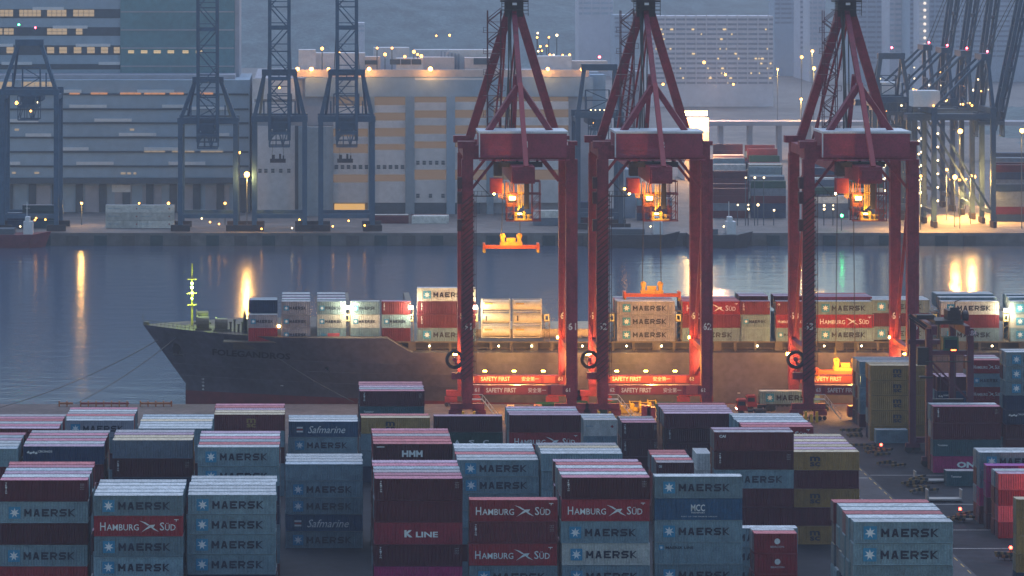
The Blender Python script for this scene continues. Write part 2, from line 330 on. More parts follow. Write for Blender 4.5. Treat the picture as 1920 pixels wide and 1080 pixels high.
def decal(st, L, h):
    """lettering and emblem meshes for one style and size (flat paint, 1 cm proud of the side)"""
    key = (st, round(L, 1), round(h, 2))
    if key in DEC: return DEC[key]
    t, e = MB(), MB(); y = -CW/2-0.010; y2 = y-0.004; k = L/12.19; x = -L/2; m = h/2-0.03; tm, em = [LETW], [LETW]
    f = 1.0 if L > 9 else 0.62
    if st in ('M', 'Mp', 'Ml'):
        s = 0.82*f; c = x+2.0*k; e.quad((c-s, y, m-s), (c+s, y, m-s), (c+s, y, m+s), (c-s, y, m+s), 0); star(e, c, m, s*0.86, y2, 1)
        em = [STARB, LETW]; wide(t, 'MAERSK', x+3.35*k, m-0.52*f, 7.1*k, 1.04*f, y); tm = [LETN]
    elif st == 'L':
        s = 0.34; c = x+0.9*k; z = h-0.75; e.quad((c-s, y, z-s), (c+s, y, z-s), (c+s, y, z+s), (c-s, y, z+s), 0); star(e, c, z, s*0.8, y2, 1)
        em = [STARB, LETW]; put(t, 'MAERSK LINE', x+1.5*k, z-0.18, 3.9*k, 0.36, y, 0, 0.03); tm = [LETN]
    elif st == 'H':
        for w_, a, b, hh in (('H', 0.85, 0.75, 1.12), ('AMBURG', 1.75, 4.4, 0.86), ('S', 9.05, 0.6, 1.12), ('ÜD', 9.75, 1.45, 1.05)):
            put(t, w_, x+a*k, m-0.56*f, b*k, hh*f, y, 0, 0.008)
        for q in BIRD: flat(e, q, x+6.2*k, m-0.8*f, 2.75*k, 1.6*f, y)
        t.box(x+11.0*k, x+11.6*k, y-0.001, y, h-0.55, h-0.45); t.box(x+11.25*k, x+11.35*k, y-0.001, y, h-0.75, h-0.55)
    elif st in ('D', 'B'):
        for i, c in enumerate('TRITON'): put(t, c, x+0.75*k, h-0.55-0.27*i, 0.26, 0.21, y, 0, 0.03)
        for i in range(4): put(t, '22 45 10', L/2-1.05*k, h-0.6-0.24*i, 0.55, 0.10, y, 0, 0.0)
    elif st == 'K':
        put(t, 'K', x+4.15*k, m-0.5, 1.15*k, 1.0, y, 0, 0.06); put(t, 'LINE', x+5.75*k, m-0.5, 3.05*k, 0.78, y, 0, 0.03)
    elif st == 'N':
        put(t, 'CRONOS', x+2.2*k, h-0.95, 2.2*k, 0.32, y, 0, 0.02)
        for i in range(4): flat(e, ((0, 0.3), (0.5, 0), (1, 0.4), (0.6, 1)), x+(0.5+0.4*i)*k, h-1.1-0.12*(i % 2), 0.5*k, 0.42, y)
    elif st == 'S':
        put(t, 'Safmarine', x+3.4*k, m-0.65, 6.6*k, 1.25, y, 0, 0.004, 0.35)
        for i, (a, c) in enumerate(((0, 0), (1, 1), (0, 0))): e.quad((x+1.4*k, y, m-0.5+0.34*i), (x+2.5*k, y, m-0.5+0.34*i), (x+2.5*k, y, m-0.22+0.34*i), (x+1.4*k, y, m-0.22+0.34*i), a)
        em = [LETW, P['red']]
    elif st == 'C':
        put(t, 'MCC', x+5.05*k, m-0.25, 1.95*k, 0.95, y, 0, .02); put(t, 'TRANSPORT', x+5.05*k, m-0.55, 1.95*k, 0.2, y, 0, 0.02)
        put(t, 'PART OF THE MAERSK GROUP', x+3.7*k, 0.42, 5.0*k, 0.16, y, 0, 0.0)
    elif st in ('Y', 'Yd'):
        c = LETN if st == 'Y' else P['yellow']; tm = [c]; em = [c]
        a = x+4.35*k if st == 'Y' and L > 9 else x+5.6*k
        put(t, 'm', a, m, 1.6*f, 0.75*f, y, 0, 0.03); put(t, 'sc', a, m-0.82*f, 1.6*f, 0.70*f, y, 0, 0.03)
    elif st == 'Ym':
        pass
    elif st == 'X':
        wide(t, 'HMM', x+4.4*k, m-0.5, 3.2*k, 1.0, y, 0, .28, .1); e.box(x+0.5*k, x+1.7*k, y-0.001, y, h-0.55, h-0.4)
    elif st == 'U':
        for i, c in enumerate('UASC'): put(t, c, x+(1.0+2.55*i)*k, 0.62, 1.05*k, 0.85, y, 0, 0.03)
    elif st == 'O': put(t, 'ONE', x+4.2*k, m-0.55, 4.4*k, 1.1, y, 0, 0.05)
    elif st == 'T': put(t, 'Textainer', x+0.8*k, h-1.15, 1.9*k, 0.34, y, 0, 0.02)
    elif st == 'w':
        put(t, 'Nippon Express', x+0.8*k, h-1.35, 3.9*k*f, 0.4, y, 0, 0.0); flat(e, ((0, 0.5), (0.5, 0), (1, 0.5), (0.5, 1)), L/2-2.0*f, h-1.5, 0.6, 0.6, y); tm = [STARB]; em = [P['red']]
    elif st == 'A': put(t, 'CAI', x+0.7*k, h-0.85, 1.0*k, 0.42, y, 0, 0.05)
    elif st == 'E':
        put(t, 'TEX', x+1.5*k, m-0.25, 1.1*k*2, 0.5, y, 0, 0.05); e.box(x+4.4*k, x+9.4*k, y-0.002, y, m-0.35, m+0.35); tm = [STARB]; em = [P['pink']]
    elif st == 'q':
        k0 = len(e.v); cx = 0.2; e.poly([(cx+0.42*cos(2*pi*i/14), y, m+0.35+0.42*sin(2*pi*i/14)) for i in range(14)])
        put(t, 'BEACON', cx-0.95, m-0.55, 1.9, 0.26, y, 0, 0.0)
    r = (t.mesh('lettering', tm) if t.f else None, e.mesh('emblem', em) if e.f else None)
    DEC[key] = r; return r
ORD = ['top', 'second', 'third', 'fourth', 'fifth', 'sixth', 'seventh', 'eighth', 'ninth']
NCONT = [0]
SMB = MB(); SMATS = [P[k] for k in P]+[R[k] for k in R]; PK = list(P); RK = list(R)
def filler(st, x, y, z, L, h, roof=None):
    bp, rp, _ = STY[st]; a = PK.index(bp); b = len(PK)+RK.index(roof or rp); hx, hy = L/2, CW/2
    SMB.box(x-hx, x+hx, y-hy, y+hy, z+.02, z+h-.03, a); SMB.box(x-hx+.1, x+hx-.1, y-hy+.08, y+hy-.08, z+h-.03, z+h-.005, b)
    for q in (-.62, .62): SMB.box(x-hx-.05, x-hx, y+q-.5, y+q+.5, z+.2, z+h-.2, a)
def container(st, x, y, z, L, h, label, group, doors=False, roof=None, rz=0.0):
    bp, rp, _ = STY[st]; b, r, d = body_mesh(L, h); NCONT[0] += 1
    def put_in(me, nm, mats, par=None):
        o = bpy.data.objects.new(nm, me); COL.objects.link(o)
        if par: o.parent = par
        for i, m in enumerate(mats): o.material_slots[i].link = 'OBJECT'; o.material_slots[i].material = m
        return o
    o = put_in(b, 'shipping_container', [P[bp]]); o.location = (x, y, z); o.rotation_euler = (0, 0, rz); tag(o, label, 'container', group)
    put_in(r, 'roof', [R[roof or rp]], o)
    lt, em = decal(st, L, h)
    if lt: c = bpy.data.objects.new('lettering', lt); COL.objects.link(c); c.parent = o
    if em: c = bpy.data.objects.new('emblem', em); COL.objects.link(c); c.parent = o
    if doors:
        for k in (0, 1):
            c = put_in(d, 'door', [P[bp], GREYM], o); c.location = (-L/2-0.001, 1.06*k, 0)
    return o
YARD = 'containers stacked in the yard'
def stack(where, pxl, ytop, n, hh, fronts, tops, L=12.19, deep=1, doors=False, gap=2.74, jit=0.05, sides='mbdgn', keep=1, few=0):
    """where: wording of the place. fronts: styles of the front column from the top; tops: styles (or (style, roof)) of the rows behind.
    keep: tiers of the rows behind that stay objects; whatever lies below joins the mass of hidden boxes."""
    s = (ytop-YH)/(H-n*hh); Z = F/s; xl = (pxl-X0)/s; cx = xl+L/2
    for i in range(n):
        z = (n-1-i)*hh; roof = None
        st = fronts[i] if i < len(fronts) else None
        if st is None: filler(random.choice(sides), cx, Z+CW/2, z, L, hh-.02); continue
        if isinstance(st, tuple): st, roof = st
        lab = f"{STY[st][2]}, {'topmost' if i == 0 else ORD[i]+' from top'} in {where}"
        container(st, cx+random.uniform(-jit, jit), Z+CW/2+random.uniform(-.02, .02), z, L, hh-0.02, lab, YARD, doors, roof)
    for k, st in enumerate(tops):
        roof = None
        if isinstance(st, tuple): st, roof = st
        for j in range(n):
            z = (n-1-j)*hh; t = st if j == 0 else random.choice(sides); y = Z+CW/2+gap*(k+1)+random.uniform(-.05, .05); x = cx+random.uniform(-jit, jit)*2
            if j >= keep or few: filler(t, x, y, z, L, hh-.02, roof if j == 0 else None); continue
            w = ROOFWORD[roof or STY[t][1]]
            lab = (f"{w}-roofed container, {ORD[k+1]} row back, topping {where}" if j == 0 else
                   f"{STY[t][2].split(' with')[0]} end, row {k+2}, {ORD[j]} tier, {where}")
            container(t, x, y, z, L, hh-0.02, lab, YARD, doors, roof if j == 0 else None)
    return Z
# ---------------------------------------------------------------- ground, water, quays, hills
def structure(o): o['kind'] = 'structure'; return o
QE = 664.0                                        # near quay edge
mb = MB().box(-260, 420, 200, QE, -9, 0); 
ASPH = mat('yard_asphalt', (0.022, 0.025, 0.034), 0.85, 0.4, 0.08, spec=0.12)
ground = structure(mb.build('ground', [ASPH]))
QUAYC = mat('quay_concrete', (0.13, 0.10, 0.10), 0.85, 0.35, 0.15, spec=.15)
structure(MB().box(-260, 420, 612, QE+0.4, 0.006, 0.03).build('quay', [QUAYC]))
def water_mat():
    m = bpy.data.materials.new('harbour_water'); m.use_nodes = True; t = m.node_tree; N = t.nodes; L = t.links; b = N['Principled BSDF']
    b.inputs['Base Color'].default_value = (0.04, 0.06, 0.10, 1); b.inputs['Roughness'].default_value = 0.17; b.inputs['IOR'].default_value = 1.33
    tc = N.new('ShaderNodeTexCoord'); prev = None; acc = None
    for (sx, sy, d, st) in ((0.055, 0.16, 3, 0.9), (0.28, 0.6, 2, 0.35)):
        mp = N.new('ShaderNodeMapping'); mp.inputs['Scale'].default_value = (sx, sy, 1); L.new(tc.outputs['Object'], mp.inputs['Vector'])
        n = N.new('ShaderNodeTexNoise'); n.inputs['Scale'].default_value = 1.0; n.inputs['Detail'].default_value = d; L.new(mp.outputs[0], n.inputs['Vector'])
        k = N.new('ShaderNodeMath'); k.operation = 'MULTIPLY'; k.inputs[1].default_value = st; L.new(n.outputs['Fac'], k.inputs[0])
        if acc is None: acc = k.outputs[0]
        else:
            a = N.new('ShaderNodeMath'); a.operation = 'ADD'; L.new(acc, a.inputs[0]); L.new(k.outputs[0], a.inputs[1]); acc = a.outputs[0]
    bp = N.new('ShaderNodeBump'); bp.inputs['Strength'].default_value = 0.65; bp.inputs['Distance'].default_value = 0.30
    L.new(acc, bp.inputs['Height']); L.new(bp.outputs[0], b.inputs['Normal']); return m
structure(MB().quad((-700, 600, -4.2), (900, 600, -4.2), (900, 1120, -4.2), (-700, 1120, -4.2)).build('water', [water_mat()]))
FQ = 1062.0
FARG = mat('far_quay_ground', (0.16, 0.15, 0.15), 0.8, 0.35, 0.05)
structure(MB().box(-800, 1600, FQ, 4200, -9, 0).build('far_ground', [FARG]))
mbq = MB()
for i in range(60):
    x = -330+i*9.3; mbq.box(x, x+4.2, FQ-0.5, FQ, -4.5, -0.8, i % 2)
o = mbq.build('far_quay_wall', [mat('far_fender', (0.03, 0.06, 0.07), 0.8), mat('far_quay_face', (0.09, 0.08, 0.08), 0.8)])
tag(o, 'dark quay wall with fender blocks along the far bank', 'quay wall')
# hills: one displaced sheet each
def hill(name, x0, x1, y0, y1, fn, m, n=70, k=26):
    b = MB()
    for j in range(k+1):
        for i in range(n+1):
            u, w = i/n, j/k; b.v.append((x0+(x1-x0)*u, y0+(y1-y0)*w, fn(u, w)))
    for j in range(k):
        for i in range(n): a = j*(n+1)+i; b.f.append((a, a+1, a+n+2, a+n+1)); b.m.append(0)
    o = structure(b.build(name, [m])); 
    for p in o.data.polygons: p.use_smooth = True
    return o
from mathutils import noise
WOODS = mat('hazed_wooded_slope', (0.10, 0.145, 0.16), 0.9, 0.5, 0.05)  # woods coloured pale and bluish, standing in for distance haze
hill('hill', -900, 1500, 2500, 3700, lambda u, w: -2+min(1, w*1.6)**0.8*(150+60*sin(u*5+1)+45*noise.noise((u*6, w*4, 3)))+9*noise.noise((u*40, w*30, 1)), WOODS)
hill('slope', 330, 900, 1480, 1860, lambda u, w: -2+sin(pi*min(1, w*0.9))*min(1, u*5)*(16+9*noise.noise((u*5, w*3, 8)))+3.5*noise.noise((u*60, w*30, 1)), WOODS)

# ---------------------------------------------------------------- road and markings
ROADM = mat('road_asphalt', (0.058, 0.06, 0.072), 0.8, 0.3, 0.15, spec=0.15)
LINE = mat('road_line_paint', (0.50, 0.50, 0.50), 0.7, 0.4, 2.0); LINEY = mat('road_yellow_paint', (0.45, 0.30, 0.06), 0.7, 0.4, 2.0)
structure(MB().quad((91, 300, 0.008), (101.6, 300, 0.008), (101.6, 612, 0.008), (91, 612, 0.008)).build('road', [ROADM]))
mk = MB()
def gq(x0, x1, y0, y1, mi, z=0.013): mk.quad((x0, y0, z), (x1, y0, z), (x1, y1, z), (x0, y1, z), mi)
for i in range(60): gq(101.0, 101.18, 320+i*5, 322.6+i*5, 1)
for i in range(40): gq(95.9, 96.05, 470+i*3.6, 471.4+i*3.6, 0)
for yy in (392, 431, 470, 505, 519, 545, 572): gq(91.2, 100.8, yy, yy+0.35, 0)
for yy in (505, 521, 531, 545, 575): gq(101.8, 118, yy, yy+0.25, 0)
def arrow(x, y, s=1.0, turn=1):
    z = 0.014; mk.quad((x-.12*s, y-2.6*s, z), (x+.12*s, y-2.6*s, z), (x+.12*s, y+1.0*s, z), (x-.12*s, y+1.0*s, z), 0)
    mk.poly([(x-.55*s, y+0.9*s, z+.001), (x+.55*s, y+0.9*s, z+.001), (x, y+2.6*s, z+.001)], 0)
    mk.quad((x-.9*s*turn, y-1.2*s, z), (x, y-1.2*s, z), (x, y-0.8*s, z), (x-.9*s*turn, y-0.8*s, z), 0)
for a in ((93.6, 541), (94.2, 516), (98.5, 445, 1.5), (98.8, 414, 1.2)): arrow(*a)
put(mk, '42', 96.4, 446, 2.6, 5.5, 0, 0, 0.02, fn=lambda a, b: (a, b, 0.015))
structure(mk.build('road_marking', [LINE, LINEY]))

# ---------------------------------------------------------------- the container yard
stack('striped-roof near stack at frame corner', 0, 900, 7, 3.0, ['D', 'M', 'd', 'M', 'h'],
      ['m', 'd', ('m', 'bluegrey'), ('b', 'pink'), ('h', 'rose')], jit=.08)
stack('near star stack crossed by red', 176.5, 928.7, 7, 2.82, ['M', 'H', 'M', 'M'], ['m', 'm', 'm', 'm'])
stack('near all-star grey stack', 352, 927.5, 7, 2.75, ['M', 'M', 'M', 'M'], ['m', 'm', 'm', 'm', 'm'])
stack('sunken stack holding blue script', 535.5, 870, 5, 2.66, ['g', 'M', 'M', 'S', 'M'], ['m', 'm', 'm'])
stack('near maroon stack with white wording', 702, 897, 7, 3.05, ['D', 'd', 'K', 'D', ('o', 'purple')],
      [('b', 'pink'), ('m', 'grey'), ('G', 'bluegrey'), ('b', 'pink'), 'd'], jit=.03)
stack('single-row stack beside white wording', 880, 937, 6, 3.05, ['H', 'B', 'H', 'M'], [], doors=True)
stack('near stack with dark top over bird', 1053, 895, 7, 3.05, ['D', 'H', 'M', 'Mp', 'M'],
      [('m', 'white'), ('b', 'pink'), ('m', 'white'), ('h', 'rose'), 'd'], doors=True, sides='dbdd', jit=.1, keep=2)
stack('near stack holding blue three letters', 1228, 893, 7, 3.05, ['M', 'C', 'M', 'L', 'M'], [], doors=True)
stack('tall near stack by road', 1600, 978, 9, 2.70, ['M', 'M', 'm', 'm'],
      [('m', 'white'), ('h', 'rose'), ('m', 'white'), ('m', 'white'), ('b', 'rose')], doors=True, sides='mgnGdb', jit=.1, keep=3)
stack('low round-emblem stack', 1415, 1000, 4, 2.9, ['q', 'q', 'q'], [('w', 'white')], L=6.06, doors=True)
stack('grey stack behind round-emblem pair', 1342, 990, 3, 2.83, ['M', 'M', 'M'], [], doors=True)
# second line of stacks
stack('cut-off stack beside navy-topped one', -120, 841, 7, 2.75, ['g', 'b'], ['m', 'm', 'b', ('m', 'bluegrey'), ('b', 'pink')], few=1)
stack('stack topped by navy emblem', 43, 836.5, 7, 2.75, ['N', 'b'], ['m', ('b', 'pink'), ('d', 'grey'), ('b', 'pink'), ('m', 'grey')])
stack('stack topped by slate blue', 211, 825, 7, 2.83, ['G', 'D'], [('y', 'beige'), ('d', 'lav'), ('m', 'grey')])
stack('striped stack behind all-star stack', 371, 838, 7, 2.9, ['M', 'M'], [('h', 'rose'), ('m', 'bluegrey'), ('b', 'pink'), ('m', 'white'), ('b', 'lav')])
stack('script-topped stack behind the sunken one', 541, 790, 4, 2.8, ['S', 'M', 'm'], ['m', ('m', 'bluegrey')])
stack('stack topped by block logo', 700, 832, 6, 3.0, ['X', 'd'], [('h', 'rose'), ('h', 'rose'), ('m', 'grey'), ('h', 'rose'), ('b', 'pink')])
stack('white-roofed stack behind single-row one', 858, 862, 7, 2.55, ['M', 'M', 'm', 'm'],
      ['m', ('h', 'rose'), ('m', 'bluegrey'), 'm', 'm'], doors=True)
stack('rusty-roofed stack behind dark-topped one', 1015, 850, 7, 2.7, ['m', 'm', 'm'], ['m', ('m', 'beige'), ('m', 'grey')], doors=True, sides='mmd')
stack('short red stack under square logo', 1231, 867, 4, 2.8, ['A', 'b'], [('h', 'rose'), ('m', 'white'), ('h', 'rose'), ('b', 'rose')], L=6.06, doors=True, sides='bhb')
stack('tall brown square-logo stack', 1340, 810, 7, 2.9, ['A', 'D', 'M', 'd', 'd'], [('b', 'lav')], doors=True)
stack('ochre and maroon stack at the road', 1467, 847, 5, 2.95, ['Y', 'd', 'Y', 'd', 'Y'],
      [('b', 'lav'), ('y', 'beige'), ('b', 'lav'), ('y', 'beige'), ('b', 'lav'), ('y', 'beige')])
# third line of stacks, next to the quay
stack('low flat stack at quay frame edge', -28, 803, 6, 2.6, ['b'], [('b', 'pink'), ('m', 'white'), ('h', 'rose'), ('b', 'pink'), ('m', 'grey')])
stack('quayside stack with one star', 120, 788, 4, 2.9, ['Ml', 'm'], ['m', ('h', 'rose'), ('m', 'grey'), 'm', ('b', 'pink')])
stack('white quayside stack below bow', 259, 803, 5, 2.9, ['m'], ['m', 'm', ('m', 'beige'), 'm', ('m', 'bluegrey')])
stack('quayside stack with ochre letter logo', 401, 777, 5, 2.83, ['Yd', 'm'], [('y', 'beige'), ('b', 'lav'), ('h', 'rose'), ('b', 'pink')])
stack('lone tall stack against the hull', 674, 733, 4, 2.9, ['D', 'T', 'd'], [('G', 'bluegrey'), ('b', 'lav'), ('b', 'pink'), ('b', 'pink')])
stack('ochre stack below lone tall one', 677, 783, 4, 2.87, ['Y', 'm'], [('b', 'rose')])
stack('spaced-letter stack near crane one', 814, 780, 4, 2.87, ['d', 'U', 'u'], [])
stack('quayside bird stack below crane one', 955, 778, 5, 3.0, [('d', 'lav'), 'H'], [('b', 'lav'), ('g', 'bluegrey'), ('b', 'lav')], doors=True)
stack('short white quayside stack', 1095, 787, 3, 2.97, ['w', 'M'], [('m', 'bluegrey'), 'm'], L=6.06, doors=True, sides='mg')
stack('short maroon stack by crane two', 1167, 792, 4, 3.0, ['D', 'D'], [('b', 'lav'), ('d', 'grey')], L=6.06, doors=True, sides='bd')
stack('wide maroon stack below crane two', 1246, 775, 5, 2.6, ['d', 'D', 'd'], [('b', 'lav'), ('b', 'lav'), ('b', 'lav'), ('b', 'rose')], doors=True, sides='bd')
stack('bird stack below crane three', 1391, 800, 5, 2.64, ['H', 'h'], [('b', 'pink'), ('m', 'white'), ('m', 'bluegrey'), 'm', 'm'], jit=.1)
# beyond the road
stack('star stack behind the ochre wall', 1612, 678, 5, 2.6, ['M', 'M', 'm', 'm', 'd'], [('m', 'bluegrey'), ('m', 'bluegrey')], doors=True, few=1)
stack('five-high ochre wall beside the gantry', 1632, 685, 5, 2.9, ['Y', 'Y', 'Y', 'Y', 'y'], [('y', 'beige')], doors=True, few=1)
stack('ground before the ochre wall', 1643, 806, 1, 2.6, ['m'], [], L=6.06)
stack('dark stack seen between gantry legs', 1757, 706, 5, 2.75, ['d', 'N', 'n', 'd'], [('b', 'lav')], L=6.06, few=1)
stack('short bird stack beside the gantry', 1822, 675, 6, 2.6, ['H', 'M', 'H', 'h', 'd'], [('m', 'white'), ('b', 'lav')], L=6.06, few=1)
stack('tall star stack cut by frame edge', 1886, 660, 7, 2.72, ['M', 'M', 'M', 'n', 'N', 'd'], [('m', 'white')], few=1)
stack('dark stack with magenta container lowest', 1750, 762, 4, 3.0, ['D', 'd', 'T', 'O'], [('m', 'white')], doors=True)
stack('ground before the magenta one', 1775, 883, 1, 2.7, ['T'], [], L=12.19)
stack('rosy star stack at the frame edge', 1837, 848, 4, 2.95, ['M', 'm', 'o', 'b'], [('m', 'white')], doors=True, sides='mb', few=1)
stack('magenta stack behind ribbed red one', 1850, 873, 4, 2.6, ['o', 'o', 'b', 'd'], [], doors=True)
stack('ribbed red stack at the frame edge', 1872, 888, 4, 2.6, ['p', 'h', 'p', 'h'], [('m', 'white')], L=6.06, doors=True, sides='b', few=1)
stack('ochre stack cut by the frame corner', 1906, 936, 6, 2.63, ['y', 'y', 'y', 'y'], [], doors=True)

for i in range(8):
    for k in range(5):
        for q in range(6 if k < 3 else 5): filler(random.choice('mbdgn'), -38+i*13.4, 386+k*2.74, q*2.7, 12.19, 2.68)
STUFFED = lambda: tag(SMB.build('stacked_containers', SMATS), 'further containers packed behind and under the visible ones', 'containers', None, 'stuff')
for j in range(2):
    container('w', px(1306, 545)+1.22, 545+3.03, 3*2.9-2.9*(j+1)+0.6*0, 6.06, 2.88, ('topmost' if j == 0 else 'second')+' white container standing end-on behind the short red stack', YARD, True, None, pi/2)

# ---------------------------------------------------------------- the container ship
SHIPC = 692.0; BEAM = 20.0                        # centre line depth and half breadth
HULL = mat('hull_grey_paint', (0.088, 0.078, 0.108), 0.45, 0.35, 0.12, streak=0.22, stain=(0.065, 0.05, 0.06), spec=0.4)
BOOT = mat('hull_red_boot_paint', (0.16, 0.028, 0.035), 0.5, 0.3, 0.1, streak=0.3)
DECKM = mat('ship_deck_paint', (0.10, 0.075, 0.06), 0.7, 0.3, 0.3)
LASH = mat('lashing_steel', (0.13, 0.105, 0.08), 0.6, 0.3, 0.8, streak=0.4)
ship = thing('container_ship', 'grey-hulled container ship with raked bow moored behind the red cranes', 'ship', (0, 0, 0))
XA, XD = -25.6, -34.8                             # stem at the waterline and at the deck
def ztop(x): 
    if x < 17.5: return 12.75+0.55*max(0, (-8-x)/27)
    if x < 22.5: return 12.75-(x-17.5)/5*3.0
    return 9.75
def stemx(z): return XA if z < 0.6 else XA+(XD-XA)*((z-0.6)/12.7)
def half(x, z):
    t = max(0.0, x-stemx(z)); zz = min(1, max(0, (z+5)/18.0)); Lf = 95-52*zz; p = 1.55+0.6*zz
    u = min(1, t/Lf); return max(0.12, BEAM*(1-(1-u)**p))
xs = [0, 0.6, 1.5, 3, 5, 7.5, 10.5, 14, 18, 23, 28, 34, 40, 46, 52.3, 54, 55.5, 57.3, 64, 75, 90, 120, 190, 265]
lv = [-5.0, -3.4, -2.2, -0.9, 0.6, 3.2, 6.2, 9.0, 1e3]
hb = MB(); n = len(lv)
for side in (-1, 1):
    base = len(hb.v)
    for x_ in xs:
        for z_ in lv:
            if z_ > 100:
                x = x_+XD if x_ < 40 else x_+XD; z = ztop(x)
            else: z = z_
            z = min(z, ztop(x_+XD)); x = stemx(z)+x_*(1 if x_ > 60 else (1-(1-x_/60)*0)) if x_ < 40 else max(x_+XD, stemx(z)+x_*0.8)
            hb.v.append((x, SHIPC+side*half(x, z), z))
    for i in range(len(xs)-1):
        for j in range(n-1):
            a = base+i*n+j; q = (a, a+n, a+n+1, a+1); hb.f.append(q if side < 0 else q[::-1]); hb.m.append(1 if j < 3 else 0)
m2 = len(xs)*n
for i in range(len(xs)-1):
    a = i*n+n-1; hb.f.append((a, a+n, m2+a+n, m2+a)); hb.m.append(2)
ho = hb.build('hull', [HULL, BOOT, DECKM], ship)
me = ho.data; bm = bmesh.new(); bm.from_mesh(me); bmesh.ops.remove_doubles(bm, verts=bm.verts, dist=0.26); bmesh.ops.recalc_face_normals(bm, faces=bm.faces); bm.to_mesh(me); bm.free()
for p in me.polygons: p.use_smooth = (p.material_index < 2)
ho.modifiers.new('split', 'EDGE_SPLIT').split_angle = radians(35)
# name, painted on the flare: each vertex laid on the hull surface
nm = MB(); xa, xb, zc = -19.6, -2.9, 8.3
put(nm, 'FOLEGANDROS', xa, zc-0.75, xb-xa, 1.5, 0, 0, 0.03, fn=lambda a, b: (a, SHIPC-half(a, b)-0.16, b))
nm.build('name_lettering', [mat('hull_name_paint', (0.006, 0.006, 0.012), 0.6)], ship)
dm = MB()
for i, c in enumerate(('12', '10', '8', '6')):
    z = 1.6-i*.75; put(dm, c, -22.0, z, .5, .42, 0, 0, .02, fn=lambda a, b: (a, SHIPC-half(a, b)-0.2, b))
for k in range(5): dm.quad(*[(x, SHIPC-half(x, z)-.12, z) for x, z in ((-5+k*24, 1.2), (-4.4+k*24, 1.2), (-4.4+k*24, 1.35), (-5+k*24, 1.35))])
dm.build('draught_mark', LETW, ship)
sm_ = MB()
for z in (2.4, 5.0, 7.4):
    pr = None
    for k in range(60):
        x = -30+k*4.0; x = max(x, stemx(z)+.4); q = (x, SHIPC-half(x, z)-.03, z)
        if pr and q[0] > pr[0]+.1: sm_.beam(pr, q, .05, .07)
        pr = q
sm_.build('plate_seam', HULL, ship)
an = MB(); an.cyl((-27.4, SHIPC-half(-27.4, 9)-0.6, 8.6), (-27.4, SHIPC-half(-27.4, 9)+0.5, 9.1), 0.95, 12); an.beam((-27.4, SHIPC-half(-27.4, 8)-.7, 9.1), (-27.0, SHIPC-half(-27, 7)-.5, 7.0), 0.4); an.beam((-28.2, SHIPC-half(-27, 7)-.9, 7.2), (-26.0, SHIPC-half(-26, 7)-.6, 7.0), 0.35)
an.build('anchor', CDARK, ship)
# bulwark rails and forecastle gear
fo = MB()
for k in range(26):
    x = XD+0.4+k*0.9; fo.beam((x, SHIPC-half(x, 13)+0.15, ztop(x)), (x, SHIPC-half(x, 13)+0.15, ztop(x)+1.0), 0.08)
for k in range(25):
    x = XD+0.4+k*0.9
    for dz in (0.5, 1.0): fo.beam((x, SHIPC-half(x, 13)+0.15, ztop(x)+dz), (x+.9, SHIPC-half(x+.9, 13)+0.15, ztop(x+.9)+dz), 0.06)
fo.beam((XD+0.1, SHIPC, 13.2), (XD-0.1, SHIPC, 15.6), 0.12); fo.box(XD+.2, XD+1.2, SHIPC-.4, SHIPC+.4, 13.2, 13.9)
fo.build('bow_rail', LASH, ship)
gr = MB()
for (x, y, r) in ((-21.5, -7, 1.5), (-17.5, -9, 1.3), (-22, 4, 1.4)):
    gr = MB(); gr.cyl((x-1.2, SHIPC+y, 14.4), (x+1.2, SHIPC+y, 14.4), r, 14); gr.cyl((x-1.5, SHIPC+y, 14.4), (x-1.2, SHIPC+y, 14.4), r*1.2, 14); gr.box(x-1.8, x+1.8, SHIPC+y-1.1, SHIPC+y+1.1, 12.7, 13.4)
    gr.build('mooring_winch', LASH, ship)
for k in range(9):
    x = -16.5+k*0.85; MB().cyl((x, SHIPC-10, 12.7), (x, SHIPC-10, 14.3+0.5*(k % 3)), 0.22, 8).cyl((x, SHIPC-10, 14.3+0.5*(k % 3)), (x, SHIPC-10, 14.6+0.5*(k % 3)), 0.32, 8).build('vent_pipe', LASH, ship)
MB().cyl((-12.6, SHIPC-12, 12.6), (-12.6, SHIPC-12, 17.6), 0.55, 8, r2=0.28).build('vent_post', CDARK, ship)
ms = MB(); ms.cyl((-24.2, SHIPC, 12.9), (-24.2, SHIPC, 26.5), 0.28, 8, r2=0.16)
for z in (17.5, 20, 23): ms.box(-25.2, -23.2, SHIPC-.6, SHIPC+.6, z, z+.15)
ms.beam((-25.0, SHIPC, 23.3), (-23.4, SHIPC, 23.3), 0.12)
mast = ms.build('foremast', mat('mast_buff_paint', (0.42, 0.32, 0.10), 0.5), ship)
YG = emit('yellow_green_deck_lamp', (0.55, 1.0, 0.12), 26.0)
for z, r in ((21.4, .33), (22.3, .26), (19.0, .2), (20.2, .22)):
    MB().sphere((-24.2, SHIPC-.75, z), r, 10, 6).build('mast_lamp', YG, mast)
point('mast_light', (-24.2, SHIPC-2.2, 20.5), 2600, (0.6, 1.0, 0.15), 0.4, mast)
point('gear_light', (-18.5, SHIPC-6, 17.0), 500, (0.6, 1.0, 0.2), 0.3, mast)
